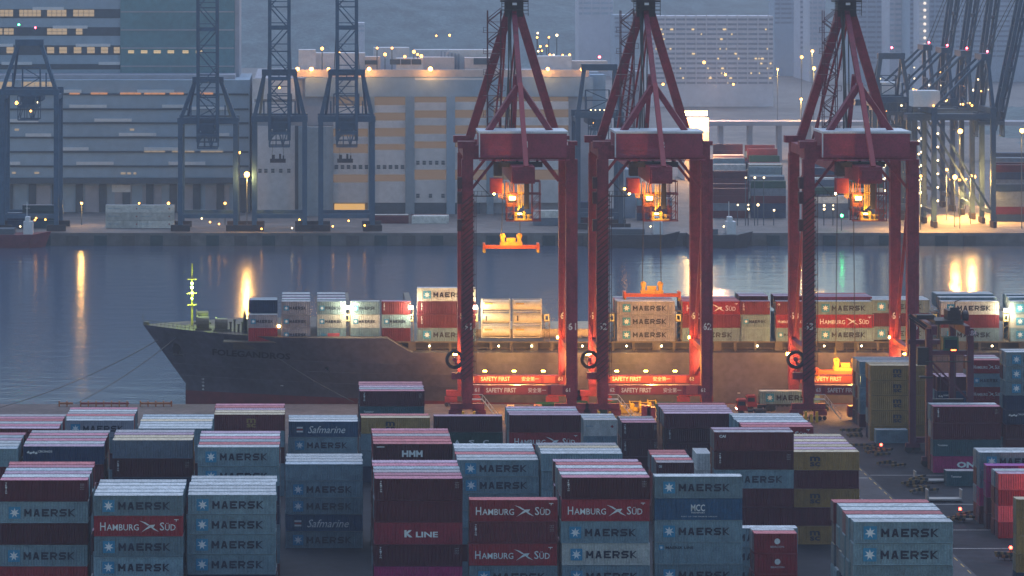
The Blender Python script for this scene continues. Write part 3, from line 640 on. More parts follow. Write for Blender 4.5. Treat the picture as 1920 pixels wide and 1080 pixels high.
# cargo deck: hatch base, passage openings below the boxes, lashing bridges
YB = SHIPC-BEAM                                   # near side of the hull
DZ = 11.7                                         # base of the boxes
hc = MB(); hc.box(-15, 260, YB+6.5, SHIPC+18, 9.6, DZ-0.25); hc.build('hatch_coaming', mat('coaming_paint', (0.05, 0.045, 0.05), 0.6, 0.3), ship)
MB().box(-17, 20.5, YB+3.2, SHIPC+16, DZ-0.25, DZ).box(20.5, 260, YB+3.2, SHIPC+16, DZ-0.25, DZ).build('hatch_cover', LASH, ship)
WARMDOT = emit('warm_deck_lamp', (1.0, 0.78, 0.42), 30.0)
COOL = emit('white_floodlamp', (1.0, 0.93, 0.72), 60.0)
for k in range(52):
    x = 22+k*4.3; f = MB(); f.box(x, x+0.5, YB+3.4, YB+4.0, 9.6, DZ-0.25)
    if k % 3 == 0: f.box(x+.5, x+1.6, YB+3.4, YB+4.0, 9.6, DZ-0.3)
    f.build('passage_pillar', LASH, ship)
    if k > 36: break
for p_ in (745, 805, 878, 935, 997, 1092, 1175, 1240, 1420, 1545, 1615, 1700, 1860):
    x = px(p_, YB+3.2); MB().sphere((x, YB+3.1, 10.75), 0.16, 8, 5).build('passage_lamp', WARMDOT, ship)
rl = MB()
for k in range(70):
    x = 23+k*2.6; rl.beam((x, YB+.3, 9.7), (x, YB+.3, 10.8), 0.07)
for dz in (0.45, 0.8, 1.1): rl.beam((23, YB+.3, 9.7+dz), (206, YB+.3, 9.7+dz), 0.05)
rl.build('deck_rail', LASH, ship)
def bridge(xp, z1, lamp=True):
    x = px(xp, YB+4); b = MB()
    for dx in (-.55, .55): b.beam((x+dx, YB+4, DZ-.2), (x+dx, YB+4, z1), 0.18); b.beam((x+dx, SHIPC+14, DZ-.2), (x+dx, SHIPC+14, z1), 0.18)
    for i in range(int((z1-DZ)/1.3)): b.beam((x-.55, YB+4, DZ+1.3*i), (x+.55, YB+4, DZ+1.3*i+.9), 0.1)
    b.box(x-.6, x+.6, YB+4, SHIPC+14, DZ+4.0, DZ+4.2); b.box(x-.6, x+.6, YB+4, SHIPC+14, z1-.2, z1)
    o = b.build('lashing_bridge', LASH, ship)
    fr = MB()
    for dz in (0, 1.2): fr.box(x-.5, x+.5, YB+3.75, YB+3.9, DZ+4.2+dz, DZ+4.5+dz)
    fr.box(x-.5, x-.28, YB+3.75, YB+3.9, DZ+4.5, DZ+5.4); fr.box(x+.28, x+.5, YB+3.75, YB+3.9, DZ+4.5, DZ+5.4)
    fr.build('access_frame', mat('pale_yellow_paint', (0.65, 0.6, 0.28), 0.5), o)
    if lamp:
        MB().box(x-.4, x+.4, YB+3.3, YB+3.6, z1-.15, z1+.45).build('flood_lamp', COOL, o)
        point('flood_light', (x, YB+1.6, z1+.2), 2100, (1.0, 0.80, 0.46), 0.35, o)
for a in ((651, DZ+7.0), (770, DZ+7.0), (891, DZ+7.0), (1025, DZ+5.5, False), (1147, DZ+6, False), (1272, DZ+6.4, False), (1391, DZ+5.6, False), (1642, DZ+5.8, False), (1752, DZ+6.2, False), (1886, DZ+6.4)): bridge(*a)
MB().sphere((px(523, YB+4), YB+3.4, DZ+3.2), .3, 8, 6).build('amber_lamp', emit('amber_lamp', (1.0, 0.5, 0.12), 60), ship)
# boxes on deck
SHIPG = 'containers on the ship deck'; SY = YB+3.4; ss = F/SY; SH = 2.82
SHW = {}
def bay(p0, n20, tiers, where, back=(), up=0, base=0.0, hh=SH):
    L = 6.06 if n20 else 12.19; xl = px(p0, SY)
    for i, st in enumerate(tiers[::-1]):
        t = len(tiers)-1-i
        if st is None: continue
        container(st, xl+L/2, SY+CW/2, DZ+base+i*hh, L, hh-.02, f"{STY[st][2]}, {'topmost' if t == 0 else ORD[t]+' from top'} in {where}", SHIPG, True)
    for k, (st, dz) in enumerate(back):
        for q in range(int(len(tiers)-1+dz)): filler('m', xl+L/2, SY+CW/2+2.6*(k+1), DZ+base+q*hh, L, hh-.02)
        if k > 0: filler(st, xl+L/2, SY+CW/2+2.6*(k+1), DZ+base+(len(tiers)-1+dz)*hh, L, hh-.02); continue
        container(st, xl+L/2+random.uniform(-.1, .1), SY+CW/2+2.6*(k+1), DZ+base+(len(tiers)-1+dz)*hh, L, hh-.02, f"{ROOFWORD[STY[st][1]]}-roofed container {ORD[k+1]} row inboard, topping {where}", SHIPG, True)
bay(466, 1, ['Ml', 'h'], 'foremost deck bay', [('n', 1), ('n', 1)])
bay(528, 1, ['Ml', 'Ml', 'Ml'], 'dull star bay second from bow', [('m', 0.05), ('b', 0), ('m', 0.05), ('b', 0), ('m', 0.05), ('m', 0)])
bay(595, 1, ['M', 'Mp', 'E'], 'bright bay above red-blue wording', [('m', 0.05), ('b', 0), ('m', 0.05), ('b', 0), ('m', 0.05), ('m', 0)])
bay(658, 1, ['M', 'Mp', 'g'], 'bay aft of first floodlight', [])
bay(716, 1, ['B', 'M', 'b'], 'bay before second floodlight', [])
bay(783, 0, ['Mp', 'D', 'B', 'M'], 'four-high bay behind crane one')
bay(1157, 0, ['Ml', 'Ml', 'Ml'], 'warm-lit bay seen through crane two', [('w', 0), ('p', 0), ('w', 0)])
bay(1280, 0, ['H', 'b', 'M'], 'bird-topped bay behind crane two leg', [('h', 0), ('h', 0), ('b', 0)])
bay(1390, 1, ['B', 'M', 'g'], 'short bay left of crane three', [('b', .3), ('b', .3), ('m', .3)])
bay(1455, 1, ['A', 'H', 'M'], 'short bay touching crane three', [('b', .3), ('b', .3)])
bay(1530, 0, ['M', 'H', 'M'], 'bright bay seen through crane three', [('p', .25), ('p', .25), ('h', .25)])
bay(1635, 0, ['M', 'd', 'M'], 'shaded bay right of crane three', [('m', 0), ('m', 0)], base=0.3)
bay(1765, 0, ['Mp', 'b', 'M'], 'bay above the yard gantry', [('m', .2), ('m', .35), ('m', .35)])
bay(1895, 0, ['M', 'Mp', 'M'], 'bay at the frame edge lit white', [('m', .2), ('m', .3)])
TANK = mat('tank_white_paint', (0.66, 0.62, 0.50), 0.45, 0.2, 0.8, streak=0.3)
def tank(p0, i, lab):
    xl = px(p0, SY); z = DZ+i*2.75+.75
    t = thing('tank_container', lab, 'tank', (xl+3.03, SY+1.25, z), 0, 'white tank boxes on the ship'); b = MB()
    b.cyl((-2.85, 0, 1.28), (2.85, 0, 1.28), 1.12, 20); b.build('tank_shell', TANK, t)
    f = MB()
    for sx in (-2.98, 2.98):
        for sy in (-1.15, 1.15): f.beam((sx, sy, 0), (sx, sy, 2.55), .14)
        for z_ in (.07, 2.5): f.beam((sx, -1.15, z_), (sx, 1.15, z_), .14)
    for sy in (-1.15, 1.15): f.beam((-2.98, sy, .07), (2.98, sy, .07), .12); f.beam((-2.98, sy, 2.5), (2.98, sy, 2.5), .07)
    f.build('frame', TANK, t)
    if i != 1: MB().box(-2.4, -.7, -1.13, -1.10, 1.55, 1.85).build('yellow_label', YEL, t)
    else: MB().box(-2.2, -1.9, -1.16, -1.12, .8, 1.9).build('dark_label', CDARK, t)
for i in range(3):
    tank(903, i, f"{('lowest', 'middle', 'topmost')[i]} white tank box in pair beside crane one's stair leg")
    tank(962, i, f"{('lowest', 'middle', 'topmost')[i]} white tank box in pair nearer crane one's right leg")
MB().box(px(880, SY), px(1140, SY), SY+6, SY+20, DZ, DZ+1.9).build('hatch_cover_stack', mat('pontoon_buff', (0.45, 0.38, 0.27), 0.7, .3), ship)
# mooring ropes
def rope(a, b, sag, lab, r=0.06):
    a = Vector(a); b = Vector(b); m = MB(); pr = a
    for i in range(1, 15):
        t = i/14; q = a.lerp(b, t); q.z -= sag*4*t*(1-t); m.beam(pr, q, r*2, r*2); pr = q
    tag(m.build('mooring_rope', STEEL), lab, 'rope', 'mooring ropes of the ship')
rope((-31.5, 688, 10.4), (px(-6, 655), 655, 0.5), 1.3, 'long head rope running out past the frame edge', .07)
rope((-27.4, 686, 11.2), (px(142, 662), 662, 0.5), 0.9, 'thinner head rope ending beside the orange fender rail')
rope((-5.5, 673.5, 8.4), (px(664, 663), 663, 0.6), 0.4, 'spring rope crossing the dark hull below the name')
# fender rails lying on the quay edge at the bow
for (a, b, c, lab) in ((110, 137, ORANGE, 'short orange fender rail where the thin rope ends'), (150, 242, TRUCKR, 'long red and orange fender rail along quay edge'), (262, 323, ORANGE, 'orange fender rail ahead of the ship bow')):
    Z = 661; x0, x1 = px(a, Z), px(b, Z); t = thing('fender_rail', lab, 'fender', (x0, Z, 0.03), 0, 'fender rails on the quay')
    m = MB(); m.box(0, x1-x0, -.2, .2, .45, .85); m.build('rail', c, t)
    for k in range(int((x1-x0)/1.6)+1): MB().box(k*1.6, k*1.6+.25, -.25, .25, 0, 1.15).build('post', ORANGE, t)
# ---------------------------------------------------------------- the three red quay cranes
NUMW = mat('number_white', (0.72, 0.66, 0.64), 0.6, .1)
LAMPO = emit('orange_sodium_lamp', (1.0, 0.42, 0.07), 70.0)
LAMPY = emit('yellow_flood_lamp', (1.0, 0.66, 0.18), 42.0)
HOUSE = mat('machine_house_red', (0.26, 0.034, 0.075), 0.55, .3, .4, streak=.45, stain=(.1, .03, .04))
LITE = mat('pale_roof_trim', (0.55, 0.6, 0.68), 0.5, .15)
def quay_crane(cx, num, label, spread):
    t = thing('quay_crane', label, 'crane', (cx, 642, 0), 0, 'red quay cranes along the ship'); G = 19.0; XL = 10.45
    for sx in (-1, 1):
        for y in (0, G):
            b = MB(); w = 1.15 if y == 0 else 1.05
            b.box(sx*XL-w, sx*XL+w, y-1.0, y+1.0, 4.6, 52.4)
            for z in (12, 20, 29, 38, 47): b.box(sx*XL-w-.06, sx*XL+w+.06, y-1.06, y+1.06, z, z+.18)
            for z in range(7, 52, 3): b.box(sx*XL-w-.03, sx*XL+w+.03, y-1.03, y+1.03, z, z+.07)
            b.box(sx*XL+.45*sx, sx*XL+.62*sx, y-1.12, y-1.0, 5, 52); b.box(sx*XL-.75, sx*XL-.62, y-1.1, y-1.0, 5, 52)
            lg = b.build('leg', CRED, t)
            z0 = 18.2; n_ = MB(); put(n_, str(60+num), sx*XL-.85, z0, 1.7, 1.45, y-1.075, 0, .03); n_.build('number', NUMW, lg)
            if y == G and sx == 1:
                point('leg_lamp', (sx*XL-2.0, y-1.9, 14.7), 700, (1, .36, .04), .25, lg); MB().box(sx*XL-1.5, sx*XL-1.2, y-1.2, y-1.1, 14.2, 14.7).build('leg_lamp_head', LAMPO, lg)
            wb = MB()                                   # bogie with wheels under each leg
            wb.box(sx*XL-3.4, sx*XL+3.4, y-.5, y+.5, 2.2, 3.4); wb.box(sx*XL-1, sx*XL+1, y-.7, y+.7, 3.4, 4.7)
            for k in (-2.4, 2.4): wb.box(sx*XL+k-1.3, sx*XL+k+1.3, y-.45, y+.45, 1.0, 2.1)
            bo = wb.build('bogie', CRED, t)
            for k in range(8): x = sx*XL-3.3+k*.94; MB().cyl((x, y-.25, .45), (x, y+.25, .45), .42, 10).build('wheel', CDARK, bo)
    for y, z0, z1, nm in ((0, 5.2, 7.1, 'sill_beam'), (G, 4.9, 6.5, 'sill_beam')):
        b = MB(); b.box(-XL+1.15, XL-1.15, y-.8, y+.8, z0, z1); so = b.build(nm, CRED, t)
        p_ = MB(); p_.box(-7.2, 5.6, y-.86, y-.80, z0+.15, z1-.15); p_.build('sign_board', mat('sign_red', (0.30, 0.045, 0.05), .55, .15), so)
        p_ = MB(); p_.box(6.3, 8.6, y-.86, y-.80, z0+.1, z1-.1); p_.box(-9.2, -7.9, y-.86, y-.80, z0+.1, z1-.1); p_.build('panel', mat('panel_red', (0.36, 0.07, 0.07), .55, .15), so)
        l_ = MB(); put(l_, 'SAFETY FIRST', -6.7, z0+.48, 6.0, .92, y-.872, 0, .02); put(l_, '安全第一', 1.7, z0+.46, 3.6, .95, y-.872, 0, .01)
        l_.build('lettering', NUMW, so)
        l_ = MB(); put(l_, str(60+num), -9.0, z0+.6, .9, .8, y-.88, 0, .02); put(l_, str(60+num), 9.5-.3, z0+.6, .9, .8, y-1.09, 0, .02); l_.build('number', NUMW, so)
    for k in (-6, 0, 6):
        lm = MB().box(k-.35, k+.35, 15.9, 16.2, 7.6, 7.85); lo = lm.build('sill_lamp', LAMPO, t)
    point('sill_light', (-4.5, 14.2, 10.5), 1800, (1, .40, .05), .5, t); point('sill_light', (5.0, 14.2, 10.5), 1800, (1, .40, .05), .5, t)
    point('hull_light', (1.0, 17.6, 10.5), 5200, (1, .48, .15), .5, t, 130, (0, 1, -.1)); point('added_beam_light', (-1.5, -7.5, 9.5), 1500, (1, .5, .14), .4, t)  # second light added without a lamp to brighten the landside sill
    point('ground_light', (0, 6, 8.5), 7000, (1, .55, .10), .5, t)
    for sx in (-1, 1): fo_ = MB().box(sx*12.2-.4, sx*12.2+.4, 14.2, 14.8, 11.2, 11.7).beam((sx*11.4, 15, 11.4), (sx*12.2, 14.6, 11.4), .2).build('added_side_flood', LAMPO, t); point('added_side_flood_light', (sx*13.2, 13.4, 11.2), 6000, (1, .45, .14), .4, t, 125, (sx*.25, 1, -.12))  # side floods added to spread orange light along the hull
    # portal head beams
    for y in (0, G):
        b = MB(); b.box(-XL-.9, XL+.6, y-1.1, y+1.1, 52.4, 55.2); b.box(-XL-1.9, -XL+1.6, y-1.2, y+1.2, 54.6, 56.0); b.box(XL-.6, XL+1.1, y-1.2, y+1.2, 55.2, 56.0)
        b.build('head_beam', CRED, t)
        for sx in (-1, 1):
            MB().beam((sx*4.8, y, 52.4), (sx*9.4, y, 46.6), .55).build('knee_brace', CRED, t)
    for sx in (-1, 1):
        MB().box(sx*XL-.8, sx*XL+.8, 1.0, G-1.0, 52.8, 54.8).build('side_beam', CRED, t)
        MB().beam((sx*XL, 1, 12.5), (sx*XL, G-1, 7), .7).box(sx*XL-.6, sx*XL+.6, 1.0, G-1, 13.0, 14.2).build('side_tie', CRED, t)
        MB().beam((sx*XL, 1, 51), (sx*XL, G-1, 14.6), .6).build('side_brace', CRED, t)
    # machine house on the land side
    h = MB(); h.box(-8.1, 9.2, -4, 7, 52.95, 57.75); 
    for z in (54.2, 55.4, 56.6): h.box(-8.1, 9.2, -4.05, -4.0, z, z+.06)
    ho = h.build('machine_house', HOUSE, t)
    r = MB(); r.box(-8.35, 9.45, -4.25, 7.3, 57.75, 58.2); r.box(-8.35, -8.1, -4.25, -4.0, 53.0, 57.75); r.build('roof', LITE, ho)
    l_ = MB(); put(l_, str(num), 1.0, 54.95, .62 if num > 1 else .4, 1.25, -4.09, 0, .05); l_.build('number', NUMW, ho)
    rl = MB()
    for k in range(19): rl.beam((-8.3+k, -4.9, 52.6), (-8.3+k, -4.9, 53.5), .05)
    rl.beam((-8.3, -4.9, 53.5), (9.7, -4.9, 53.5), .05); rl.box(-8.3, 9.7, -5.0, -4, 52.4, 52.55)
    for k in range(7): rl.box(-7+k*2.6, -6.2+k*2.6, -4.12, -4.0, 53.3, 53.42)
    rl.build('house_walkway', HOUSE, t)
    # A-frame and stays
    for sx in (-1, 1):
        MB().beam((sx*9.1, G, 55.2), (sx*1.05, 17, 81.5), 1.75, 1.6).build('frame_leg', CRED, t)
        MB().beam((sx*.25, 1.5, 66.9), (sx*7.2, 0, 56.5), 1.35, 1.1).build('stay_fork', CRED, t)
    MB().beam((0, 16.4, 82), (.25, 1.6, 66.4), 1.0, 1.0).build('back_stay', CRED, t)
    MB().beam((.25, 1.4, 67.4), (.55, -11.6, 51.6), .95, .8).build('back_strut', mat('strut_red', (0.30, 0.05, 0.065), .5, .15), t)
    MB().beam((-.5, 14, 52), (-.2, 6, 69), .8).build('inner_post', CRED, t)
    hd = MB(); hd.box(-1.9, 1.9, 15.6, 18.2, 80.6, 90); hd.box(-2.7, 2.9, 14.6, 19, 83.6, 84); hd.box(-2.7, 2.9, 14.6, 19, 81.9, 82.05)
    for x in (-2.6, -1.2, 1.4, 2.8):
        hd.beam((x, 14.7, 80.8), (x, 14.7, 86), .12)
    for z in (81.2, 82.7, 83.3, 84.8): hd.beam((-2.7, 14.7, z), (2.9, 14.7, z), .1)
    for x in (-.9, .9): hd.cyl((x-.3, 14.4, 85.4), (x+.3, 14.4, 85.4), 1.0, 14)
    hd.build('apex_head', CDARK, t)
    sm = MB(); sm.box(-.45, .45, 14.3, 14.5, 83.0, 83.5); sm.build('sheave_block', LITE, t)
    for i, (x, xb, y) in enumerate(((-.9, -2.1, 6), (-1.2, -1.6, 6), (-.7, -1.0, 9), (-.5, -2.9, 3), (.3, -.6, 9))):
        MB().cyl((x, 16, 82), (xb, y, 53.4), .13, 6).build('hoist_rope', STEEL, t)
    for yb in (50, 68): MB().beam((-1.2, 18, 84), (-1.2, yb, 52.2), .4).beam((1.2, 18, 84), (1.2, yb, 52.2), .4).build('fore_stay', CRED, t)
    # lattice stair tower beside the frame
    st = MB(); x0, x1, y0, y1 = -5.8, -3.1, 9, 11.4
    for x in (x0, x1):
        for y in (y0, y1): st.beam((x, y, 54), (x, y, 82), .16)
    for i in range(12):
        z = 56+i*2.15; st.box(x0-.1, x1+.1, y0, y1, z, z+.07)
        a, b = (x0, x1) if i % 2 else (x1, x0)
        for o_ in (0, .75): st.beam((a, y0, z+o_), (b, y0, z+2.15+o_), .14)
        st.beam((a, y1, z), (b, y1, z+2.15), .14)
        if i % 2 == 0:
            for zz in (z+.5, z+1.1): st.beam((x0-.9, y0, zz), (x0, y0, zz), .07); st.beam((x0-.9, y0, z), (x0-.9, y0, z+1.1), .08)
            st.box(x0-.9, x0, y0, y1, z, z+.06)
            st.box(x1, x1+.8, y0, y1, z+1, z+1.06); st.beam((x1+.8, y0, z+1), (x1+.8, y0, z+2.1), .08); st.beam((x1, y0, z+2.1), (x1+.8, y0, z+2.1), .07)
    st.build('stair_tower', mat('stair_red', (0.10, 0.03, 0.045), .6), t)
    # zigzag stairs and ladders on the landside leg
    sl = MB()
    for i in range(17):
        z = 8+i*2.15
        for dz in (0, 1.0): sl.beam((-XL-1.15, -1.5, z+dz), (-XL+1.25, -1.5, z+2.0+dz), .2)
        sl.box(-XL-1.4, -XL-.5, -1.9, -1.05, z, z+.06)
    sl.beam((-XL-1.25, -1.6, 8), (-XL-1.25, -1.6, 46), .12); sl.beam((-XL+1.3, -1.6, 8), (-XL+1.3, -1.6, 46), .12)
    for i in range(13): z = 9+i*2.9; sl.box(-XL+1.2, -XL+1.75, -1.4, -.6, z, z+.1); sl.beam((-XL+1.7, -1.4, z), (-XL+1.7, -1.4, z+1.6), .11)
    sl.beam((-XL+1.7, -1.2, 9), (-XL+1.7, -1.2, 45), .11)
    for z in (38, 43.5, 46.5): sl.box(-XL-2.0, -XL-1.1, -1.2, .6, z, z+2.3)
    sl.build('leg_stair', mat('stair_leg_red', (0.055, 0.014, 0.022), .6), t)
    wk = MB(); wk.box(-9.3, -5.0, -.8, .4, 44.9, 45.05); wk.beam((-9.3, -.8, 46.0), (-5, -.8, 46.0), .07)
    for k in range(6): wk.beam((-9.3+k*.86, -.8, 45), (-9.3+k*.86, -.8, 46), .07)
    wk.beam((-8.9, -.3, 48.2), (-5.8, -.3, 45), .14); wk.build('side_walkway', CDARK, t)
    # trolley girder with the operator's level below
    MB().box(-2.2, 2.3, -11.5, 18, 48.3, 51.6).box(-1.9, 2.0, -12.0, -11.5, 48.9, 51.0).build('girder', CRED, t)
    MB().box(-2.2, 2.3, 18.1, 72, 48.5, 51.4).build('boom', CRED, t)
    hg = MB()
    for x in (-3.4, -.6, 1.6, 3.4): hg.box(x-.25, x+.25, -3, -2.4, 51.6, 52.5)
    hg.box(-4.6, 4.4, -3.4, -1.6, 51.0, 52.0); hg.box(-5.2, -3.6, -3, 0, 49.2, 51.8); hg.build('hanger', CDARK, t)
    MB().box(-6.4, -4.0, -10, -7.2, 46.3, 49.2).build('switch_house', CRED, t)
    tr = MB()
    for x in (-3.1, -1.7, 2.0, 3.5):
        for y in (-9.5, -6.5): tr.beam((x, y, 40.8), (x, y, 48.4), .17)
    for y in (-9.5, -6.5):
        for a, b in ((-3.1, -1.7), (2.0, 3.5)):
            for i in range(3): tr.beam((a, y, 40.9+i*1.75), (b, y, 42.6+i*1.75), .1); tr.beam((a, y, 42.6+i*1.75), (b, y, 42.6+i*1.75), .1)
    for y in (-9.5, -6.5): tr.beam((-3.3, y, 46.1), (3.7, y, 46.1), .24); tr.beam((-3.3, y, 40.8), (3.7, y, 40.8), .2); tr.beam((2.2, y, 48.6), (3.6, y, 48.6), .25)
    tr.box(-3.2, 3.6, -9.5, -6.5, 46.0, 46.1); tr.build('trolley_frame', mat('trolley_red', (0.16, 0.03, 0.04), .6, .2), t)
    dk = MB(); dk.box(-1.7, 2.0, -9.4, -6.6, 40.9, 41.1); dk.box(-1.5, -1.0, -9, -7, 41.1, 42.5); dk.box(.2, .6, -9, -7, 41.1, 42.6); dk.box(-1.6, 2.0, -9.45, -9.4, 41.9, 42.0); dk.box(1.0, 1.5, -8.6, -7.6, 41.1, 42.0)
    dk.build('service_deck', mat('deck_yellow', (0.5, 0.33, 0.08), .5, .3), t)
    cb = MB(); cb.box(-3.2, -1.1, -9.2, -7.0, 43.6, 46.0); cbo = cb.build('operator_cab', ORANGE, t); MB().box(-3.0, -1.3, -9.26, -9.2, 44.4, 45.5).build('window', GLASS, cbo)
    fc = MB()
    for k in range(6):
        x = -4.6+k*.55
        for i in range(8):
            a0, a1 = pi*i/8, pi*(i+1)/8; yy = -9.2+k*.5
            fc.beam((x-.24*cos(a0), yy, 48.2-(2.9+.25*k)*sin(a0)), (x-.24*cos(a1), yy, 48.2-(2.9+.25*k)*sin(a1)), .13)
    fc.build('festoon_cable', mat('festoon_glow_orange', (0.55, 0.22, 0.05), .5), t)  # orange lamp glow put into the cable colour
    ch = MB()
    for k in range(4): ch.beam((-.9+k*.33, -9.8, 42.9+.3*k), (-.9+k*.33, -9.8, 48.0), .12)
    ch.build('cable_bundle', mat('cable_yellow', (0.6, 0.38, 0.05), .5), t)
    MB().box(.35, 1.25, -10.2, -9.5, 43.2, 48.5).build('cable_chain', CDARK, t)
    MB().box(-2.6, -1.5, -9.9, -9.7, 45.0, 45.6).build('cab_lamp', LAMPY, t); MB().box(-.9, -.1, -9.0, -8.8, 42.1, 42.25).build('deck_lamp', LAMPY, t)
    MB().sphere((-5.1, -.8, 45.5), .22, 8, 5).build('walkway_lamp', LAMPY, t)
    point('cab_light', (-2.6, -11.2, 46.4), 900, (1, .55, .08), .25, t); point('deck_light', (-.3, -10.6, 42.8), 450, (1, .55, .08), .2, t); point('festoon_light', (-2.9, -11.6, 47.2), 300, (1, .45, .05), .2, t)
    # cable reel on the side of the landside leg
    rr = MB(); rr.ring((-13.0, -.6, 12.2), 1.55, .32, 26, 6); rr.ring((-13.0, -.2, 12.2), 1.55, .32, 26, 6); ro = rr.build('cable_reel', RUBBER, t)
    hb_ = MB(); hb_.cyl((-13, -.9, 12.2), (-13, .1, 12.2), .42, 12)
    for k in range(6): hb_.beam((-13, -.4, 12.2), (-13+1.5*cos(k*pi/3), -.4, 12.2+1.5*sin(k*pi/3)), .1)
    hb_.build('hub', CRED, ro); MB().beam((-13, -.4, 11.5), (-11.4, -.4, 10.9), .45).build('reel_bracket', CRED, t)
    MB().box(-13.6, -11.7, -.9, .9, 8.3, 9.6).build('reel_drive', CRED, t)
    # gangway and boxes at the foot
    gw = MB(); gw.box(-9.6, -7.6, -3.2, -2, 4.5, 4.65); gw.beam((-7.6, -3.2, 4.6), (-4.4, -3.2, .6), .14); gw.beam((-7.6, -2.2, 4.6), (-4.4, -2.2, .6), .14); gw.beam((-7.6, -3.2, 5.6), (-4.4, -3.2, 1.6), .1); gw.beam((-9.6, -3.2, 5.6), (-7.6, -3.2, 5.6), .1)
    for k in range(6): gw.beam((-7.6+.64*k, -3.2, 4.6-.8*k), (-7.6+.64*k, -3.2, 5.6-.8*k), .07)
    gw.build('gangway', WHITE, t)
    for k in range(4): MB().box(-12.8+k*1.1, -12.3+k*1.1, -3.6, -3.1, .1, 1.7+.5*(k % 2)).build('guard_post', YEL, t)
    for k, (x, z) in enumerate(((-2.6, .8), (-1.6, .5), (2.8, .9))): MB().box(x, x+1.7, -1.2, .6, z, z+2.2).build('motor_box', CRED, t)
    return t
C1 = quay_crane(43.2, 1, 'red quay crane with 1 on its house, beside the ship bow', 0)
C2 = quay_crane(70.3, 2, 'red quay crane with 2 on its house, between the other two', 0)
C3 = quay_crane(111.6, 3, 'red quay crane with 3 on its house, next to yard gantry', 0)
def spreader(cx, Z, z, top, lab, span=12.1):
    t = thing('spreader', lab, 'spreader', (cx, Z, z), 0, 'orange spreaders hanging from the cranes'); b = MB(); h = span/2
    b.box(-h, h, -.9, -.55, .35, 1.0); b.box(-h, h, .55, .9, .35, 1.0)
    b.box(-h, -h+.5, -1.2, 1.2, .1, 1.5); b.box(h-.5, h, -1.2, 1.2, .1, 1.5); b.build('beam', mat('spreader_orange', (0.72, 0.13, 0.025), .5, .2, 1), t)
    c = MB(); c.box(-2.4, 2.4, -.8, .8, 1.0, 1.7); c.box(-2.2, -1.4, -.6, .6, 1.7, 3.1); c.box(1.4, 2.2, -.6, .6, 1.7, 3.1); c.box(-1.0, .9, -.5, .5, 1.7, 2.6)
    for x in (-1.8, 1.8): c.cyl((x, -.35, 3.0), (x, .35, 3.0), .6, 12)
    c.build('head_block', mat('spreader_yellow', (0.7, 0.36, 0.04), .5, .25, 1), t)
    for x in (-h, h-.5):
        for y in (-1.15, .85): MB().box(x, x+.5, y, y+.3, -.5, .1).build('corner_guide', YEL, t)
    for x in (-2.0, 2.0):
        for y in (-.4, .4): MB().cyl((x, y, 3.0), (x*.8, y, top-z), .045, 5).build('hoist_rope', STEEL, t)
    return t
spreader(px(958, 688), 688, 29.8, 48.3, 'orange spreader hanging over open water inside crane one')
point('spreader_light', (px(952, 688), 684.6, 33.5), 1300, (1, .5, .08), .3, C1).matrix_parent_inverse = Matrix.Translation((-43.2, -642, 0))
spreader(px(1222, 680), 680, 20.3, 48.3, 'orange spreader touching down on warm-lit containers inside crane two')
point('spreader_light', (px(1215, 676), 672.5, 24.0), 1700, (1, .46, .12), .4, C2).matrix_parent_inverse = Matrix.Translation((-70.3, -642, 0))
spreader(px(1585, 657), 657, 7.0, 48.3, 'orange spreader low over the quay inside crane three')
point('spreader_light', (px(1580, 654), 652.5, 12.5), 1300, (1, .42, .06), .4, C3).matrix_parent_inverse = Matrix.Translation((-111.6, -642, 0))
# ---------------------------------------------------------------- the far bank
SOD = emit('far_sodium_lamp', (1.0, 0.42, 0.07), 7.0); SODB = emit('far_bright_sodium_lamp', (1.0, 0.42, 0.07), 16.0)
WHL = emit('far_white_lamp', (1.0, 0.74, 0.38), 3.6); REDL = emit('far_red_lamp', (1.0, 0.05, 0.08), 30.0); GRNL = emit('far_green_lamp', (0.05, 1.0, 0.25), 26.0)
WINL = emit('far_lit_window', (1.0, 0.74, 0.48), 0.27); WINY = emit('far_bright_window', (1.0, 0.70, 0.32), .7); INTR = emit('lit_interior_wall', (1.0, 0.66, 0.42), 0.10)
FW = mat('far_wall_hazed_blue', (0.29, 0.38, 0.48), 0.8, .12, .05); FW2 = mat('far_wall_hazed_grey', (0.34, 0.35, 0.41), 0.8, .15, .05); FWHITE = mat('far_wall_white', (0.62, 0.60, 0.62), 0.8, .15, .08)  # blue and grey walls kept pale: haze fading is partly in their colour
FDARK = mat('far_dark_recess', (0.075, 0.10, 0.13), 0.7, .2); FTEAL = mat('far_teal_glazing', (0.07, 0.21, 0.28), 0.3, .2, .1, spec=.6); FPALE = mat('far_pale_panel', (0.62, 0.64, 0.68), 0.7, .1)
FPINK = mat('far_parapet_cream', (0.60, 0.50, 0.47), 0.8, .12, .1); FPIER = mat('far_pier_grey', (0.25, 0.31, 0.37), 0.8, .15, .1)
def face(mb, a, b, y0, y1, Z, t=.3, mi=0): mb.box(px(a, Z), px(b, Z), Z-t, Z, pz(y1, Z), pz(y0, Z), mi); return mb
def win_row(par, segs, y0, y1, Z, m, pane=1.1, t=.12, nm='window'):
    for a, b in segs:
        w = MB(); x0, x1 = px(a, Z), px(b, Z); n = max(1, int((x1-x0)/pane)); p = (x1-x0)/n; z0, z1 = pz(y1, Z), pz(y0, Z)
        for i in range(n):
            for j in range(2): w.box(x0+i*p+.08, x0+(i+1)*p-.08, Z-t, Z-.02, z0+(z1-z0)*j/2+.06, z0+(z1-z0)*(j+1)/2-.06)
        w.build(nm, m, par)
